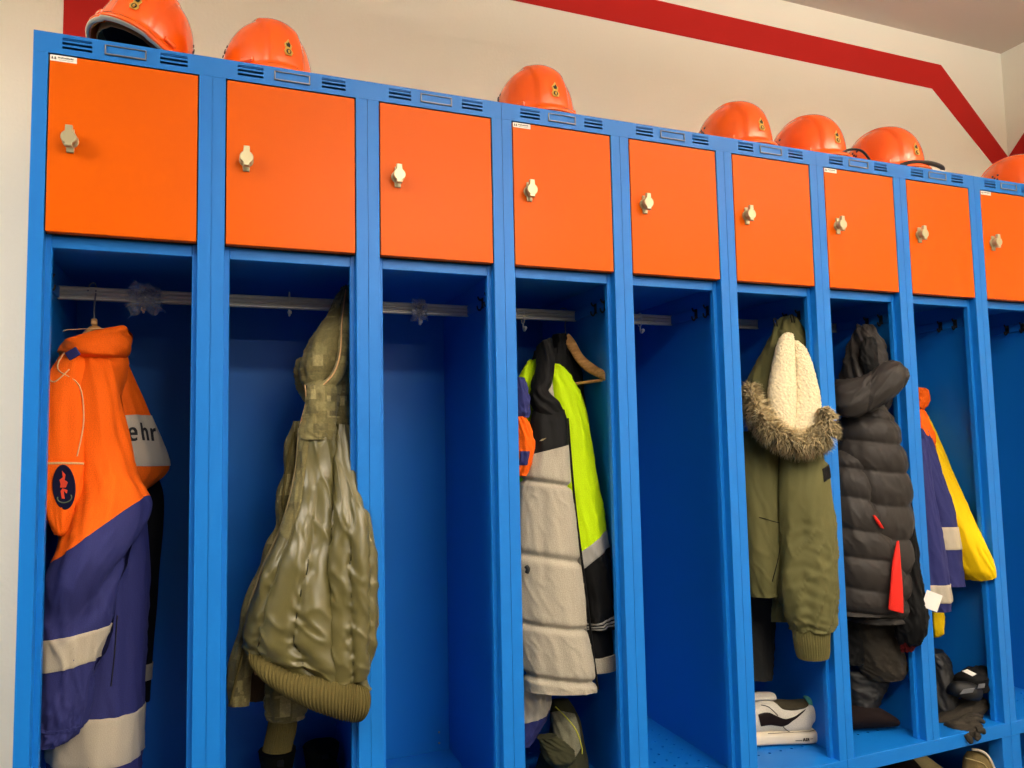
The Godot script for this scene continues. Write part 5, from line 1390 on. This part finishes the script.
# the white sneaker: heel to the right, toe behind the post
func sneaker() -> void:
	var heel := Vector3(1.815, BENCH + 0.0005, -0.125)
	var dir := Vector3(-0.93, 0, -0.36).normalized()
	var wide := Vector3(dir.z, 0, -dir.x)        # towards the room
	if wide.z < 0: wide = -wide
	var t := thing("sneaker", "white low sneaker with dark curved side mark and teal heel tab on the bench", "shoe", heel)
	# stations along the shoe: distance, half width, height of upper
	var mk := func(list: Array, y0: float) -> Array:
		var out := []
		for k in list:
			var c: Vector3 = heel + dir * k[0] * 1.1 + Vector3(0, (y0 + k[2] / 2.0) * 1.24, 0)
			out.append([c - wide * k[1] * 1.08, c + wide * k[1] * 1.08, k[2] * 0.62])
		return out
	garment(t, "midsole", mk.call([[-0.004, 0.012, 0.016], [0.0, 0.024, 0.028], [0.015, 0.033, 0.031], [0.06, 0.036, 0.031], [0.11, 0.037, 0.030], [0.17, 0.043, 0.029], [0.215, 0.041, 0.029], [0.25, 0.026, 0.027], [0.258, 0.01, 0.022]], 0.0), M.sole, null, 64, 60, 0.0, 0.55)
	var upper := garment(t, "upper", mk.call([[0.001, 0.008, 0.03], [0.004, 0.022, 0.052], [0.014, 0.029, 0.062], [0.035, 0.032, 0.058], [0.06, 0.033, 0.053], [0.085, 0.034, 0.057], [0.105, 0.034, 0.066], [0.125, 0.034, 0.07], [0.16, 0.037, 0.058], [0.2, 0.037, 0.042], [0.235, 0.026, 0.032], [0.25, 0.01, 0.024]], 0.022), M.shoe_white, null, 64, 80, 0.0, 0.72)
	# heel tab and collar
	garment(t, "heel_tab", mk.call([[-0.001, 0.008, 0.018], [0.003, 0.017, 0.03], [0.010, 0.02, 0.034], [0.016, 0.018, 0.03]], 0.062), M.teal, null, 32, 16, 0.0, 0.8).at(0, 0)
	garment(t, "ankle_lining", mk.call([[0.014, 0.012, 0.012], [0.022, 0.022, 0.02], [0.05, 0.026, 0.018], [0.08, 0.026, 0.02], [0.1, 0.022, 0.024], [0.112, 0.01, 0.02]], 0.066), M.shoe_lining, null, 40, 30, 0.0)
	garment(t, "tongue", mk.call([[0.095, 0.016, 0.012], [0.105, 0.022, 0.014], [0.13, 0.022, 0.014], [0.15, 0.018, 0.01]], 0.088), M.shoe_white, null, 32, 20, 0.0)
	# side mark: a long curved tick, thick towards the toe
	var side_frame := Transform3D(Basis(-dir, Vector3.UP, wide), heel + wide * 0.0365)
	var mb := MB.new()
	upper.ribbon(mb, 30, 2.6 / 11.0, 7.6 / 11.0, func(v: float): return lerpf(0.115, -0.035, pow(clampf((v * 11.0 - 2.6) / 2.6, 0, 1), 0.75)), func(v: float): return lerpf(0.118, 0.022, pow(clampf((v * 11.0 - 2.6) / 2.2, 0, 1), 0.9)) + 0.03 * smoothstep(5.5, 7.6, v * 11.0), 0.0016)
	piece("side_mark", mb, M.swoosh, t).set_meta("label", "dark curved side mark")
	cord(t, "seam", on(upper, [[0.14, 0.66], [0.10, 0.62], [0.05, 0.56], [0.03, 0.53]], 0.001), 0.0011, M.swoosh)
	cord(t, "seam", on(upper, [[-0.035, 0.46], [-0.07, 0.43], [-0.11, 0.40]], 0.001), 0.0011, M.swoosh)
	cord(t, "sole_line", [side_frame * Vector3(-0.14, 0.0365, 0.006), side_frame * Vector3(-0.08, 0.0375, 0.004), side_frame * Vector3(-0.03, 0.038, 0.001), side_frame * Vector3(-0.010, 0.039, -0.006)], 0.0007, M.shoe_lining)
	cord(t, "sole_line", [side_frame * Vector3(-0.068, 0.016, 0.0042), side_frame * Vector3(-0.05, 0.016, 0.004)], 0.0007, M.swoosh)
	cord(t, "sole_line", [side_frame * Vector3(-0.027, 0.0180, 0.001), side_frame * Vector3(-0.014, 0.0190, -0.003), side_frame * Vector3(-0.004, 0.0200, -0.012)], 0.0007, M.swoosh)
	var word := put("sole_letters", text_mesh("AIR", 0.0075, 0.0016, true), M.swoosh, t)
	word.transform = Transform3D(side_frame.basis, side_frame * Vector3(-0.0385, 0.0175, 0.0026) - heel)
	# laces towards the toe
	for k in 4:
		var c := heel + dir * (0.145 + 0.021 * k) + Vector3(0, 0.113 - 0.016 * k, 0)
		cord(t, "lace", [c - wide * 0.024 + Vector3(0, -0.006, 0), c + Vector3(0, 0.001, 0), c + wide * 0.024 + Vector3(0, -0.006, 0)], 0.0028, M.shoe_white)
	# the second shoe, dark, further back
	var s2 := thing("shoe", "dark grey shoe partly hidden behind the white sneaker", "shoe", Vector3(1.66, BENCH, -0.27))
	var h2 := Vector3(1.745, BENCH, -0.25)
	var mk2 := func(list: Array) -> Array:
		var out := []
		for k in list:
			var c: Vector3 = h2 + dir * k[0] + Vector3(0, k[2] / 2.0, 0)
			out.append([c - wide * k[1], c + wide * k[1], k[2] / 2.0])
		return out
	garment(s2, "upper", mk2.call([[0.0, 0.01, 0.09], [0.012, 0.028, 0.1], [0.05, 0.033, 0.105], [0.09, 0.035, 0.105], [0.14, 0.037, 0.085], [0.18, 0.036, 0.06], [0.22, 0.02, 0.045], [0.23, 0.01, 0.03]]), M.grey_brown, null, 40, 40, 0.0, 0.8)
	garment(s2, "sole", mk2.call([[-0.003, 0.012, 0.02], [0.01, 0.033, 0.022], [0.1, 0.038, 0.022], [0.2, 0.036, 0.022], [0.235, 0.015, 0.02]]), M.rubber, null, 40, 30, 0.0, 0.5)


func puffer() -> void:
	var t := thing("puffer_jacket", "black hooded puffer jacket with bright red pocket gussets, hung over a locker post", "jacket", Vector3(2.0, 0.6, -0.05))
	var soft := func(u: float, v: float, _p: Vector3): return 0.006 * fold(u, v, 1.4, 1.8, 0.1, 81.0) + 0.004 * crease(u, v, 1.4, 3.5, 0.3, 82.0)
	garment(t, "hood", [[Vector3(2.068, 1.415, -0.13), Vector3(2.074, 1.411, -0.1), 0.015], [Vector3(2.028, 1.396, -0.13), Vector3(2.066, 1.389, -0.07), 0.035], [Vector3(1.992, 1.347, -0.12), Vector3(2.071, 1.342, -0.06), 0.045], [Vector3(1.973, 1.289, -0.12), Vector3(2.067, 1.284, -0.05), 0.05], [Vector3(1.968, 1.223, -0.12), Vector3(2.062, 1.219, -0.04), 0.05], [Vector3(1.977, 1.18, -0.11), Vector3(2.043, 1.177, -0.04), 0.03]], M.puffer, func(u: float, v: float, _p: Vector3): return 0.012 * fold(u, v, 1.7, 1.4, 0.25, 83.0) + 0.006 * crease(u, v, 1.4, 2.5, 0.4, 84.0), 64, 60)
	garment(t, "hood_opening", [[Vector3(1.993, 1.379, -0.055), Vector3(2.02, 1.379, -0.045), 0.006], [Vector3(1.971, 1.344, -0.05), Vector3(2.014, 1.343, -0.035), 0.012], [Vector3(1.975, 1.3, -0.05), Vector3(2.007, 1.298, -0.025), 0.012], [Vector3(1.987, 1.266, -0.05), Vector3(1.997, 1.264, -0.025), 0.006]], M.black_cloth, soft, 30, 24)
	# thick hood edge folded across, sticking out past the post
	garment(t, "hood_edge", [[Vector3(1.887, 1.184, -0.07), Vector3(1.903, 1.261, -0.07), 0.012], [Vector3(1.879, 1.166, -0.035), Vector3(1.904, 1.256, -0.04), 0.026], [Vector3(1.902, 1.16, -0.01), Vector3(1.935, 1.263, -0.015), 0.032], [Vector3(1.93, 1.17, 0.01), Vector3(1.964, 1.283, 0), 0.034], [Vector3(1.96, 1.193, 0.03), Vector3(1.983, 1.298, 0.02), 0.032], [Vector3(1.991, 1.218, 0.045), Vector3(2.005, 1.3, 0.035), 0.026], [Vector3(2.012, 1.237, 0.05), Vector3(2.028, 1.278, 0.045), 0.014], [Vector3(2.024, 1.25, 0.05), Vector3(2.029, 1.264, 0.05), 0.004]], M.puffer,
		func(u: float, v: float, _p: Vector3): return 0.006 * roll(v * 2.5) - 0.002 + 0.004 * fold(u, v, 1.2, 1.8, 0.2, 85.0) + 0.003 * crease(u, v, 1.2, 3.0, 0.5, 88.0), 56, 80, 0.0)
	var mb := MB.new()
	# quilted body: horizontal stuffed rolls
	var rolls := func(u: float, v: float, _p: Vector3):
		var bend: float = 0.018 * cos(TAU * (u - 0.1))
		var x := (v - bend) * 8.6
		return 0.012 * roll(x) * smoothstep(0.06, 0.16, v) + 0.005 * fold(u, v, 1.2, 2.2, 0.1, 86.0) + 0.0025 * crease(u, v, 1.6, 6.0, 0.2, 87.0)
	garment(t, "body", [[Vector3(1.958, 1.196, -0.09), Vector3(2.015, 1.192, -0.02), 0.03], [Vector3(1.933, 1.152, -0.09), Vector3(2.03, 1.148, -0.01), 0.042], [Vector3(1.916, 1.082, -0.085), Vector3(2.041, 1.08, -0.005), 0.05], [Vector3(1.905, 1, -0.08), Vector3(2.051, 0.998, 0), 0.052], [Vector3(1.906, 0.905, -0.08), Vector3(2.058, 0.904, 0), 0.054], [Vector3(1.913, 0.81, -0.08), Vector3(2.061, 0.81, 0), 0.054], [Vector3(1.914, 0.716, -0.08), Vector3(2.059, 0.716, -0.005), 0.054], [Vector3(1.916, 0.649, -0.08), Vector3(2.049, 0.65, -0.01), 0.05], [Vector3(1.92, 0.609, -0.08), Vector3(2.037, 0.61, -0.015), 0.042]], M.puffer, rolls, 84, 140, 0.02)
	var arm_rolls := func(u: float, v: float, _p: Vector3): return 0.012 * roll((v - 0.02 * cos(TAU * u)) * 6.2) + 0.004 * fold(u, v, 1.2, 2.0, 0.1, 89.0) + 0.002 * crease(u, v, 1.6, 5.0, 0.2, 90.0)
	var arm := garment(t, "sleeve", [[Vector3(1.9, 1.063, -0.085), Vector3(1.952, 1.063, -0.045), 0.016], [Vector3(1.882, 1.02, -0.08), Vector3(1.955, 1.019, -0.03), 0.028], [Vector3(1.871, 0.956, -0.07), Vector3(1.954, 0.955, -0.02), 0.034], [Vector3(1.863, 0.882, -0.06), Vector3(1.955, 0.882, -0.01), 0.036], [Vector3(1.861, 0.817, -0.055), Vector3(1.985, 0.815, 0), 0.038], [Vector3(1.858, 0.752, -0.05), Vector3(2.007, 0.748, 0.005), 0.04], [Vector3(1.86, 0.679, -0.05), Vector3(2.004, 0.675, 0.005), 0.038], [Vector3(1.864, 0.637, -0.05), Vector3(1.992, 0.634, 0), 0.028]], M.puffer, arm_rolls, 72, 110, 0.02)
	# red gussets
	var g := garment(t, "red_gusset", [[Vector3(1.975, 0.83, 0.032), Vector3(1.98, 0.83, 0.034), 0.003], [Vector3(1.946, 0.779, 0.042), Vector3(1.97, 0.777, 0.042), 0.008], [Vector3(1.93, 0.723, 0.046), Vector3(1.97, 0.716, 0.044), 0.009], [Vector3(1.921, 0.668, 0.044), Vector3(1.973, 0.652, 0.04), 0.009], [Vector3(1.922, 0.662, 0.043), Vector3(1.972, 0.649, 0.039), 0.005]], M.puffer_red, null, 28, 30, 0.0)
	garment(t, "red_gusset", [[Vector3(1.91, 0.9, 0.02), Vector3(1.92, 0.894, 0.02), 0.003], [Vector3(1.915, 0.885, 0.024), Vector3(1.932, 0.876, 0.024), 0.004], [Vector3(1.928, 0.868, 0.024), Vector3(1.943, 0.862, 0.022), 0.003]], M.puffer_red, null, 20, 14, 0.0)
	# second dark jacket hung behind it, lining showing at its foot
	var d := thing("rain_jacket", "dark jacket with a dull red lining showing at its hem, right behind the puffer jacket", "jacket", Vector3(2.1, 0.58, -0.06))
	garment(d, "body", [[Vector3(2.065, 0.928, -0.03), Vector3(2.06, 0.93, -0), 0.012], [Vector3(2.045, 0.822, -0.02), Vector3(2.047, 0.826, 0.022), 0.018], [Vector3(2.03, 0.729, -0.02), Vector3(2.052, 0.735, 0.03), 0.022], [Vector3(2.016, 0.651, -0.02), Vector3(2.058, 0.658, 0.038), 0.024], [Vector3(2.006, 0.607, -0.02), Vector3(2.059, 0.615, 0.04), 0.024], [Vector3(2.016, 0.568, -0.025), Vector3(2.055, 0.578, 0.035), 0.02], [Vector3(2.041, 0.54, -0.03), Vector3(2.049, 0.552, 0.02), 0.01]], M.black_cloth, soft, 56, 60)
	garment(d, "red_lining", [[Vector3(2.032, 0.588, -0.025), Vector3(2.068, 0.591, 0.01), 0.018], [Vector3(2.026, 0.557, -0.025), Vector3(2.061, 0.561, 0.01), 0.018], [Vector3(2.04, 0.525, -0.03), Vector3(2.051, 0.53, -0.005), 0.01]], M.dark_red, soft, 36, 20)
	mb = MB.new()
	mb.box(Vector3(2.066, 0.67, 0.05), Vector3(0.042, 0.046, 0.0012), 0.0003, Basis(Vector3.UP, deg_to_rad(-25)) * Basis(Vector3.BACK, deg_to_rad(-22)))
	var tg := piece("care_label", mb, M.white, d)
	tg.set_meta("label", "white sewn-in care label")
	# grey fleece below, boots on the bench
	var f := thing("fleece_garment", "grey brown fleece garment hanging out below the black puffer jacket", "clothing", Vector3(2.05, 0.5, -0.1))
	garment(f, "fabric", [[Vector3(1.97, 0.617, -0.12), Vector3(2.07, 0.617, -0.07), 0.03], [Vector3(1.959, 0.569, -0.12), Vector3(2.067, 0.571, -0.06), 0.035], [Vector3(1.969, 0.508, -0.12), Vector3(2.075, 0.512, -0.055), 0.038], [Vector3(1.98, 0.463, -0.12), Vector3(2.082, 0.468, -0.055), 0.038], [Vector3(1.995, 0.438, -0.115), Vector3(2.079, 0.443, -0.06), 0.03]], M.grey_brown, func(u: float, v: float, p: Vector3): return 0.005 * fold(u, v, 1.4, 1.8, 0.1, 91.0) + 0.003 * crease(u, v, 1.5, 4.0, 0.1, 92.0), 56, 50)
	garment(f, "dark_fold", [[Vector3(1.935, 0.62, -0.15), Vector3(2, 0.623, -0.1), 0.03], [Vector3(1.929, 0.538, -0.15), Vector3(1.994, 0.542, -0.1), 0.03], [Vector3(1.932, 0.472, -0.15), Vector3(1.975, 0.48, -0.1), 0.03]], M.black_cloth, soft, 36, 30)
	var b := thing("winter_boot", "black winter boot standing on the bench under the puffer jacket", "boot", Vector3(2.02, BENCH, -0.14))
	garment(b, "shaft", [[Vector3(1.943, 0.454, -0.17), Vector3(2.084, 0.45, -0.12), 0.04], [Vector3(1.947, 0.41, -0.17), Vector3(2.076, 0.407, -0.12), 0.045], [Vector3(1.959, 0.364, -0.17), Vector3(2.047, 0.367, -0.12), 0.045], [Vector3(1.964, 0.331, -0.17), Vector3(2.041, 0.335, -0.12), 0.045]], M.rubber, soft, 44, 30)
	garment(b, "foot", [[Vector3(1.941, 0.323, -0.17), Vector3(1.93, 0.298, -0.16), 0.03], [Vector3(1.968, 0.364, -0.15), Vector3(1.958, 0.294, -0.145), 0.045], [Vector3(2.007, 0.36, -0.135), Vector3(1.99, 0.299, -0.12), 0.045], [Vector3(2.042, 0.346, -0.12), Vector3(2.031, 0.298, -0.11), 0.04], [Vector3(2.067, 0.329, -0.11), Vector3(2.062, 0.298, -0.105), 0.032], [Vector3(2.081, 0.314, -0.11), Vector3(2.081, 0.296, -0.11), 0.012]], M.maroon, null, 40, 40, 0.0)


func locker_eight() -> void:
	var soft := func(u: float, v: float, _p: Vector3): return 0.005 * fold(u, v, 1.4, 1.6, 0.1, 101.0) + 0.003 * crease(u, v, 1.4, 3.0, 0.3, 102.0)
	var t := thing("work_jacket", "navy work jacket with grey bands and orange collar beside yellow trousers on the right", "jacket", Vector3(2.25, 0.65, -0.1))
	garment(t, "collar", [[Vector3(2.353, 1.252, -0.2), Vector3(2.359, 1.249, -0.17), 0.012], [Vector3(2.351, 1.233, -0.2), Vector3(2.358, 1.23, -0.16), 0.018], [Vector3(2.349, 1.208, -0.2), Vector3(2.352, 1.205, -0.16), 0.018], [Vector3(2.339, 1.189, -0.2), Vector3(2.337, 1.187, -0.17), 0.012]], M.hivis_orange, soft, 36, 20)
	garment(t, "orange_yoke", [[Vector3(2.306, 1.182, -0.18), Vector3(2.321, 1.18, -0.15), 0.012], [Vector3(2.283, 1.139, -0.17), Vector3(2.324, 1.137, -0.135), 0.02], [Vector3(2.267, 1.09, -0.16), Vector3(2.335, 1.089, -0.13), 0.022], [Vector3(2.267, 1.054, -0.155), Vector3(2.327, 1.052, -0.13), 0.018]], M.hivis_orange, soft, 40, 24)
	var body := garment(t, "body", [[Vector3(2.286, 1.12, -0.16), Vector3(2.308, 1.119, -0.13), 0.014], [Vector3(2.27, 1.066, -0.15), Vector3(2.304, 1.065, -0.11), 0.024], [Vector3(2.251, 0.986, -0.14), Vector3(2.309, 0.986, -0.09), 0.03], [Vector3(2.241, 0.898, -0.13), Vector3(2.326, 0.898, -0.08), 0.034], [Vector3(2.23, 0.812, -0.12), Vector3(2.338, 0.811, -0.07), 0.036], [Vector3(2.232, 0.74, -0.12), Vector3(2.337, 0.739, -0.065), 0.036], [Vector3(2.221, 0.667, -0.11), Vector3(2.334, 0.665, -0.065), 0.036]], M.navy, soft)
	strip(t, "reflective_band", body, M.reflect, -0.1, 0.5, 0.62, 0.755, 0.002)
	var arm := garment(t, "sleeve", [[Vector3(2.22, 1.091, -0.12), Vector3(2.249, 1.09, -0.09), 0.016], [Vector3(2.182, 1.004, -0.1), Vector3(2.234, 1.003, -0.07), 0.024], [Vector3(2.162, 0.905, -0.09), Vector3(2.23, 0.904, -0.055), 0.028], [Vector3(2.156, 0.807, -0.085), Vector3(2.239, 0.805, -0.05), 0.03], [Vector3(2.159, 0.723, -0.08), Vector3(2.245, 0.721, -0.045), 0.03], [Vector3(2.161, 0.65, -0.08), Vector3(2.251, 0.648, -0.045), 0.03], [Vector3(2.173, 0.61, -0.08), Vector3(2.247, 0.61, -0.045), 0.026]], M.navy, soft)
	strip(t, "reflective_band", arm, M.reflect, -0.1, 0.5, 0.745, 0.875, 0.002)
	var y := thing("work_trousers", "bright yellow trousers hanging behind the navy jacket, one leg spread to the right", "trousers", Vector3(2.32, 0.6, -0.14))
	garment(y, "trouser_leg", [[Vector3(2.367, 1.177, -0.21), Vector3(2.377, 1.176, -0.19), 0.012], [Vector3(2.359, 1.12, -0.2), Vector3(2.382, 1.119, -0.17), 0.018], [Vector3(2.345, 1.033, -0.18), Vector3(2.38, 1.033, -0.13), 0.022], [Vector3(2.325, 0.932, -0.15), Vector3(2.377, 0.933, -0.085), 0.024], [Vector3(2.322, 0.845, -0.12), Vector3(2.364, 0.85, -0.04), 0.026], [Vector3(2.331, 0.77, -0.1), Vector3(2.355, 0.78, -0.005), 0.026], [Vector3(2.338, 0.715, -0.09), Vector3(2.359, 0.729, 0.012), 0.024], [Vector3(2.36, 0.685, -0.09), Vector3(2.368, 0.7, 0.012), 0.018]], M.yellow_cloth, soft, 56, 60)
	garment(y, "trouser_leg", [[Vector3(2.303, 0.729, -0.16), Vector3(2.341, 0.73, -0.13), 0.02], [Vector3(2.304, 0.64, -0.16), Vector3(2.329, 0.643, -0.13), 0.022], [Vector3(2.314, 0.565, -0.16), Vector3(2.319, 0.571, -0.13), 0.02], [Vector3(2.318, 0.515, -0.16), Vector3(2.314, 0.522, -0.13), 0.016], [Vector3(2.317, 0.5, -0.16), Vector3(2.317, 0.505, -0.14), 0.008]], M.yellow_cloth, soft, 36, 30)
	# dark things on the bench: a tall boot, a cap, a glove
	var b := thing("rubber_boot", "tall black boot leaning at the left under the navy jacket", "boot", Vector3(2.25, BENCH, -0.14))
	garment(b, "shaft", [[Vector3(2.292, 0.462, -0.17), Vector3(2.317, 0.464, -0.13), 0.03], [Vector3(2.291, 0.423, -0.165), Vector3(2.33, 0.43, -0.12), 0.04], [Vector3(2.281, 0.373, -0.16), Vector3(2.33, 0.381, -0.11), 0.045], [Vector3(2.264, 0.321, -0.15), Vector3(2.325, 0.334, -0.1), 0.045], [Vector3(2.256, 0.274, -0.14), Vector3(2.322, 0.3, -0.1), 0.04]], M.rubber, soft, 48, 40)
	garment(b, "foot", [[Vector3(2.228, 0.276, -0.13), Vector3(2.214, 0.246, -0.12), 0.035], [Vector3(2.254, 0.307, -0.11), Vector3(2.245, 0.253, -0.1), 0.042], [Vector3(2.312, 0.327, -0.1), Vector3(2.299, 0.267, -0.085), 0.042], [Vector3(2.383, 0.337, -0.1), Vector3(2.375, 0.286, -0.085), 0.038], [Vector3(2.434, 0.341, -0.1), Vector3(2.44, 0.307, -0.095), 0.022], [Vector3(2.45, 0.333, -0.1), Vector3(2.457, 0.318, -0.1), 0.008]], M.grey_brown, soft, 44, 40, 0.0)
	var c := thing("cap", "black cap with small white print and a shiny strap on top of the dark boot", "cap", Vector3(2.376, 0.358, -0.09))
	var crown := garment(c, "crown", [[Vector3(2.335, 0.361, -0.1), Vector3(2.355, 0.392, -0.1), 0.015], [Vector3(2.325, 0.357, -0.08), Vector3(2.353, 0.421, -0.09), 0.032], [Vector3(2.346, 0.356, -0.065), Vector3(2.373, 0.43, -0.08), 0.04], [Vector3(2.381, 0.358, -0.06), Vector3(2.412, 0.426, -0.075), 0.038], [Vector3(2.417, 0.363, -0.065), Vector3(2.435, 0.409, -0.075), 0.026], [Vector3(2.438, 0.375, -0.07), Vector3(2.446, 0.39, -0.075), 0.008]], M.black_cloth, soft, 48, 44, 0.0)
	var print_at := [[Vector3(2.294, 0.434, -0.035), 0.019], [Vector3(2.275, 0.387, -0.03), 0.022], [Vector3(2.321, 0.397, -0.022), 0.012]]
	for k in 3:
		var mb := MB.new()
		mb.prism(PackedVector2Array([Vector2(-print_at[k][1], -0.005), Vector2(print_at[k][1] * 0.6, -0.006), Vector2(print_at[k][1], 0.005), Vector2(-print_at[k][1] * 0.4, 0.006)]), 0.0015, Transform3D(Basis(Vector3.UP, deg_to_rad(-30)) * Basis(Vector3.BACK, deg_to_rad(-25 if k == 0 else 12)), print_at[k][0]), 0.0003)
		piece("white_print" if k == 0 else "shiny_strap", mb, M.white if k == 0 else M.steel, c)
	garment(c, "brim", [[Vector3(2.274, 0.361, -0.09), Vector3(2.292, 0.386, -0.09), 0.01], [Vector3(2.268, 0.363, -0.06), Vector3(2.286, 0.403, -0.065), 0.02], [Vector3(2.295, 0.355, -0.045), Vector3(2.31, 0.401, -0.05), 0.022], [Vector3(2.335, 0.347, -0.045), Vector3(2.349, 0.385, -0.05), 0.014]], M.rubber, null, 32, 24, 0.0)
	var g := thing("glove", "dark glove hanging over the front edge of the bench below the cap", "glove", Vector3(2.3, 0.27, -0.03))
	garment(g, "palm", [[Vector3(2.214, 0.286, -0.06), Vector3(2.231, 0.299, -0.06), 0.01], [Vector3(2.214, 0.277, -0.03), Vector3(2.245, 0.312, -0.04), 0.014], [Vector3(2.231, 0.274, -0.008), Vector3(2.272, 0.311, -0.03), 0.016], [Vector3(2.255, 0.28, 0.004), Vector3(2.284, 0.308, -0.01), 0.014], [Vector3(2.274, 0.292, 0.008), Vector3(2.284, 0.299, 0.004), 0.006]], M.grey_brown, soft, 36, 30, 0.0)
	for k in [[Vector3(2.273, 0.299, -0.05), Vector3(2.314, 0.309, -0.05), Vector3(2.347, 0.301, -0.045)], [Vector3(2.271, 0.303, -0.03), Vector3(2.303, 0.307, -0.03), Vector3(2.327, 0.296, -0.025)], [Vector3(2.222, 0.289, 0), Vector3(2.226, 0.275, 0.008), Vector3(2.229, 0.267, 0.008)], [Vector3(2.248, 0.286, 0.004), Vector3(2.255, 0.282, 0.01), Vector3(2.246, 0.273, 0.01)], [Vector3(2.255, 0.296, 0.005), Vector3(2.269, 0.296, 0.012), Vector3(2.276, 0.287, 0.012)]]:
		cord(g, "finger", k, [0.009, 0.0085, 0.005], M.grey_brown, 10)


func low_shoe(called: String, label: String, toe: Vector3, turn: float, m: Material, sole_m: Material, size := 1.0) -> void:
	var t := thing(called, label, "shoe", toe)
	t.rotation.y = turn
	var mk := func(list: Array) -> Array:
		var out := []
		for k in list: out.append([Vector3(-k[1], k[2] / 2.0 + k[3], k[0]) * size, Vector3(k[1], k[2] / 2.0 + k[3], k[0]) * size, k[2] / 2.0 * size])
		return out
	var mb := MB.new()
	Loft.new(mk.call([[0.0, 0.012, 0.04, 0.015], [-0.012, 0.03, 0.052, 0.014], [-0.04, 0.04, 0.062, 0.014], [-0.08, 0.041, 0.078, 0.014], [-0.11, 0.038, 0.095, 0.014], [-0.15, 0.034, 0.09, 0.014], [-0.2, 0.034, 0.088, 0.014], [-0.235, 0.028, 0.09, 0.014], [-0.245, 0.01, 0.08, 0.014]])).whole(mb, 48, 48)
	put("upper", mb.mesh(), m, t)
	mb = MB.new()
	Loft.new(mk.call([[0.006, 0.014, 0.02, 0.0], [-0.008, 0.034, 0.026, 0.0], [-0.05, 0.045, 0.026, 0.0], [-0.12, 0.041, 0.024, 0.0], [-0.2, 0.037, 0.024, 0.0], [-0.24, 0.03, 0.024, 0.0], [-0.25, 0.01, 0.02, 0.0]]), null, 0.5).whole(mb, 48, 36)
	put("sole", mb.mesh(), sole_m, t)
	mb = MB.new()
	for k in 4:
		var z := -0.085 - 0.016 * k
		mb.tube([Vector3(-0.026, 0.085 + 0.005 * k, z) * size, Vector3(0, 0.096 + 0.0055 * k, z) * size, Vector3(0.026, 0.085 + 0.005 * k, z) * size], 0.0026, 6, 3)
	put("laces", mb.mesh(), sole_m, t)

func bench_shoes() -> void:
	tilted_shoe()
	low_shoe("shoe", "pale cream shoe toe under the bench, left of the tan shoe", Vector3(2.265, 0.081, -0.1), 0.2, M.cream_shoe, M.cream_shoe, 0.9)
	low_shoe("shoe", "dark maroon shoe under the bench at the far left of the shoes", Vector3(2.16, 0.081, -0.09), -0.2, M.maroon, M.rubber, 1.05)
	ankle_boot("dark brown boot at the back of the shoe shelf under the bench", Vector3(2.30, 0.082, -0.3), 0.165, M.maroon)
	ankle_boot("black boot beside the dark brown one on the shoe shelf under the bench", Vector3(2.18, 0.082, -0.32), 0.16, M.rubber)
	low_shoe("shoe", "grey brown shoe under the bench behind the cream one", Vector3(2.235, 0.081, -0.2), 0.1, M.grey_brown, M.rubber, 1.15)

# the tan shoe under the bench stands on its heel against the back, sole edge upwards
func tilted_shoe() -> void:
	var t := thing("shoe", "tan suede shoe with a white sole edge tipped up under the bench", "shoe", Vector3(2.31, 0.081, -0.06))
	garment(t, "upper", [[Vector3(2.31, 0.204, -0.07), Vector3(2.355, 0.202, -0.055), 0.008], [Vector3(2.297, 0.189, -0.07), Vector3(2.364, 0.187, -0.045), 0.018], [Vector3(2.291, 0.166, -0.07), Vector3(2.371, 0.163, -0.04), 0.024], [Vector3(2.287, 0.128, -0.07), Vector3(2.384, 0.123, -0.04), 0.028], [Vector3(2.286, 0.074, -0.07), Vector3(2.39, 0.067, -0.04), 0.03], [Vector3(2.291, 0.04, -0.07), Vector3(2.387, 0.035, -0.04), 0.03]], M.tan_shoe, func(u: float, v: float, _p: Vector3): return 0.002 * fold(u, v, 1.3, 2.0, 0.0, 111.0), 48, 40)
	cord(t, "sole_edge", [Vector3(2.305, 0.216, -0.05), Vector3(2.323, 0.214, -0.04), Vector3(2.342, 0.201, -0.034), Vector3(2.355, 0.178, -0.03), Vector3(2.365, 0.147, -0.028), Vector3(2.373, 0.102, -0.028), Vector3(2.372, 0.054, -0.028)], 0.0035, M.sole, 8)
	cord(t, "toe_seam", [Vector3(2.282, 0.195, -0.055), Vector3(2.297, 0.192, -0.04), Vector3(2.325, 0.18, -0.032), Vector3(2.344, 0.156, -0.03)], 0.0012, M.cream_shoe)
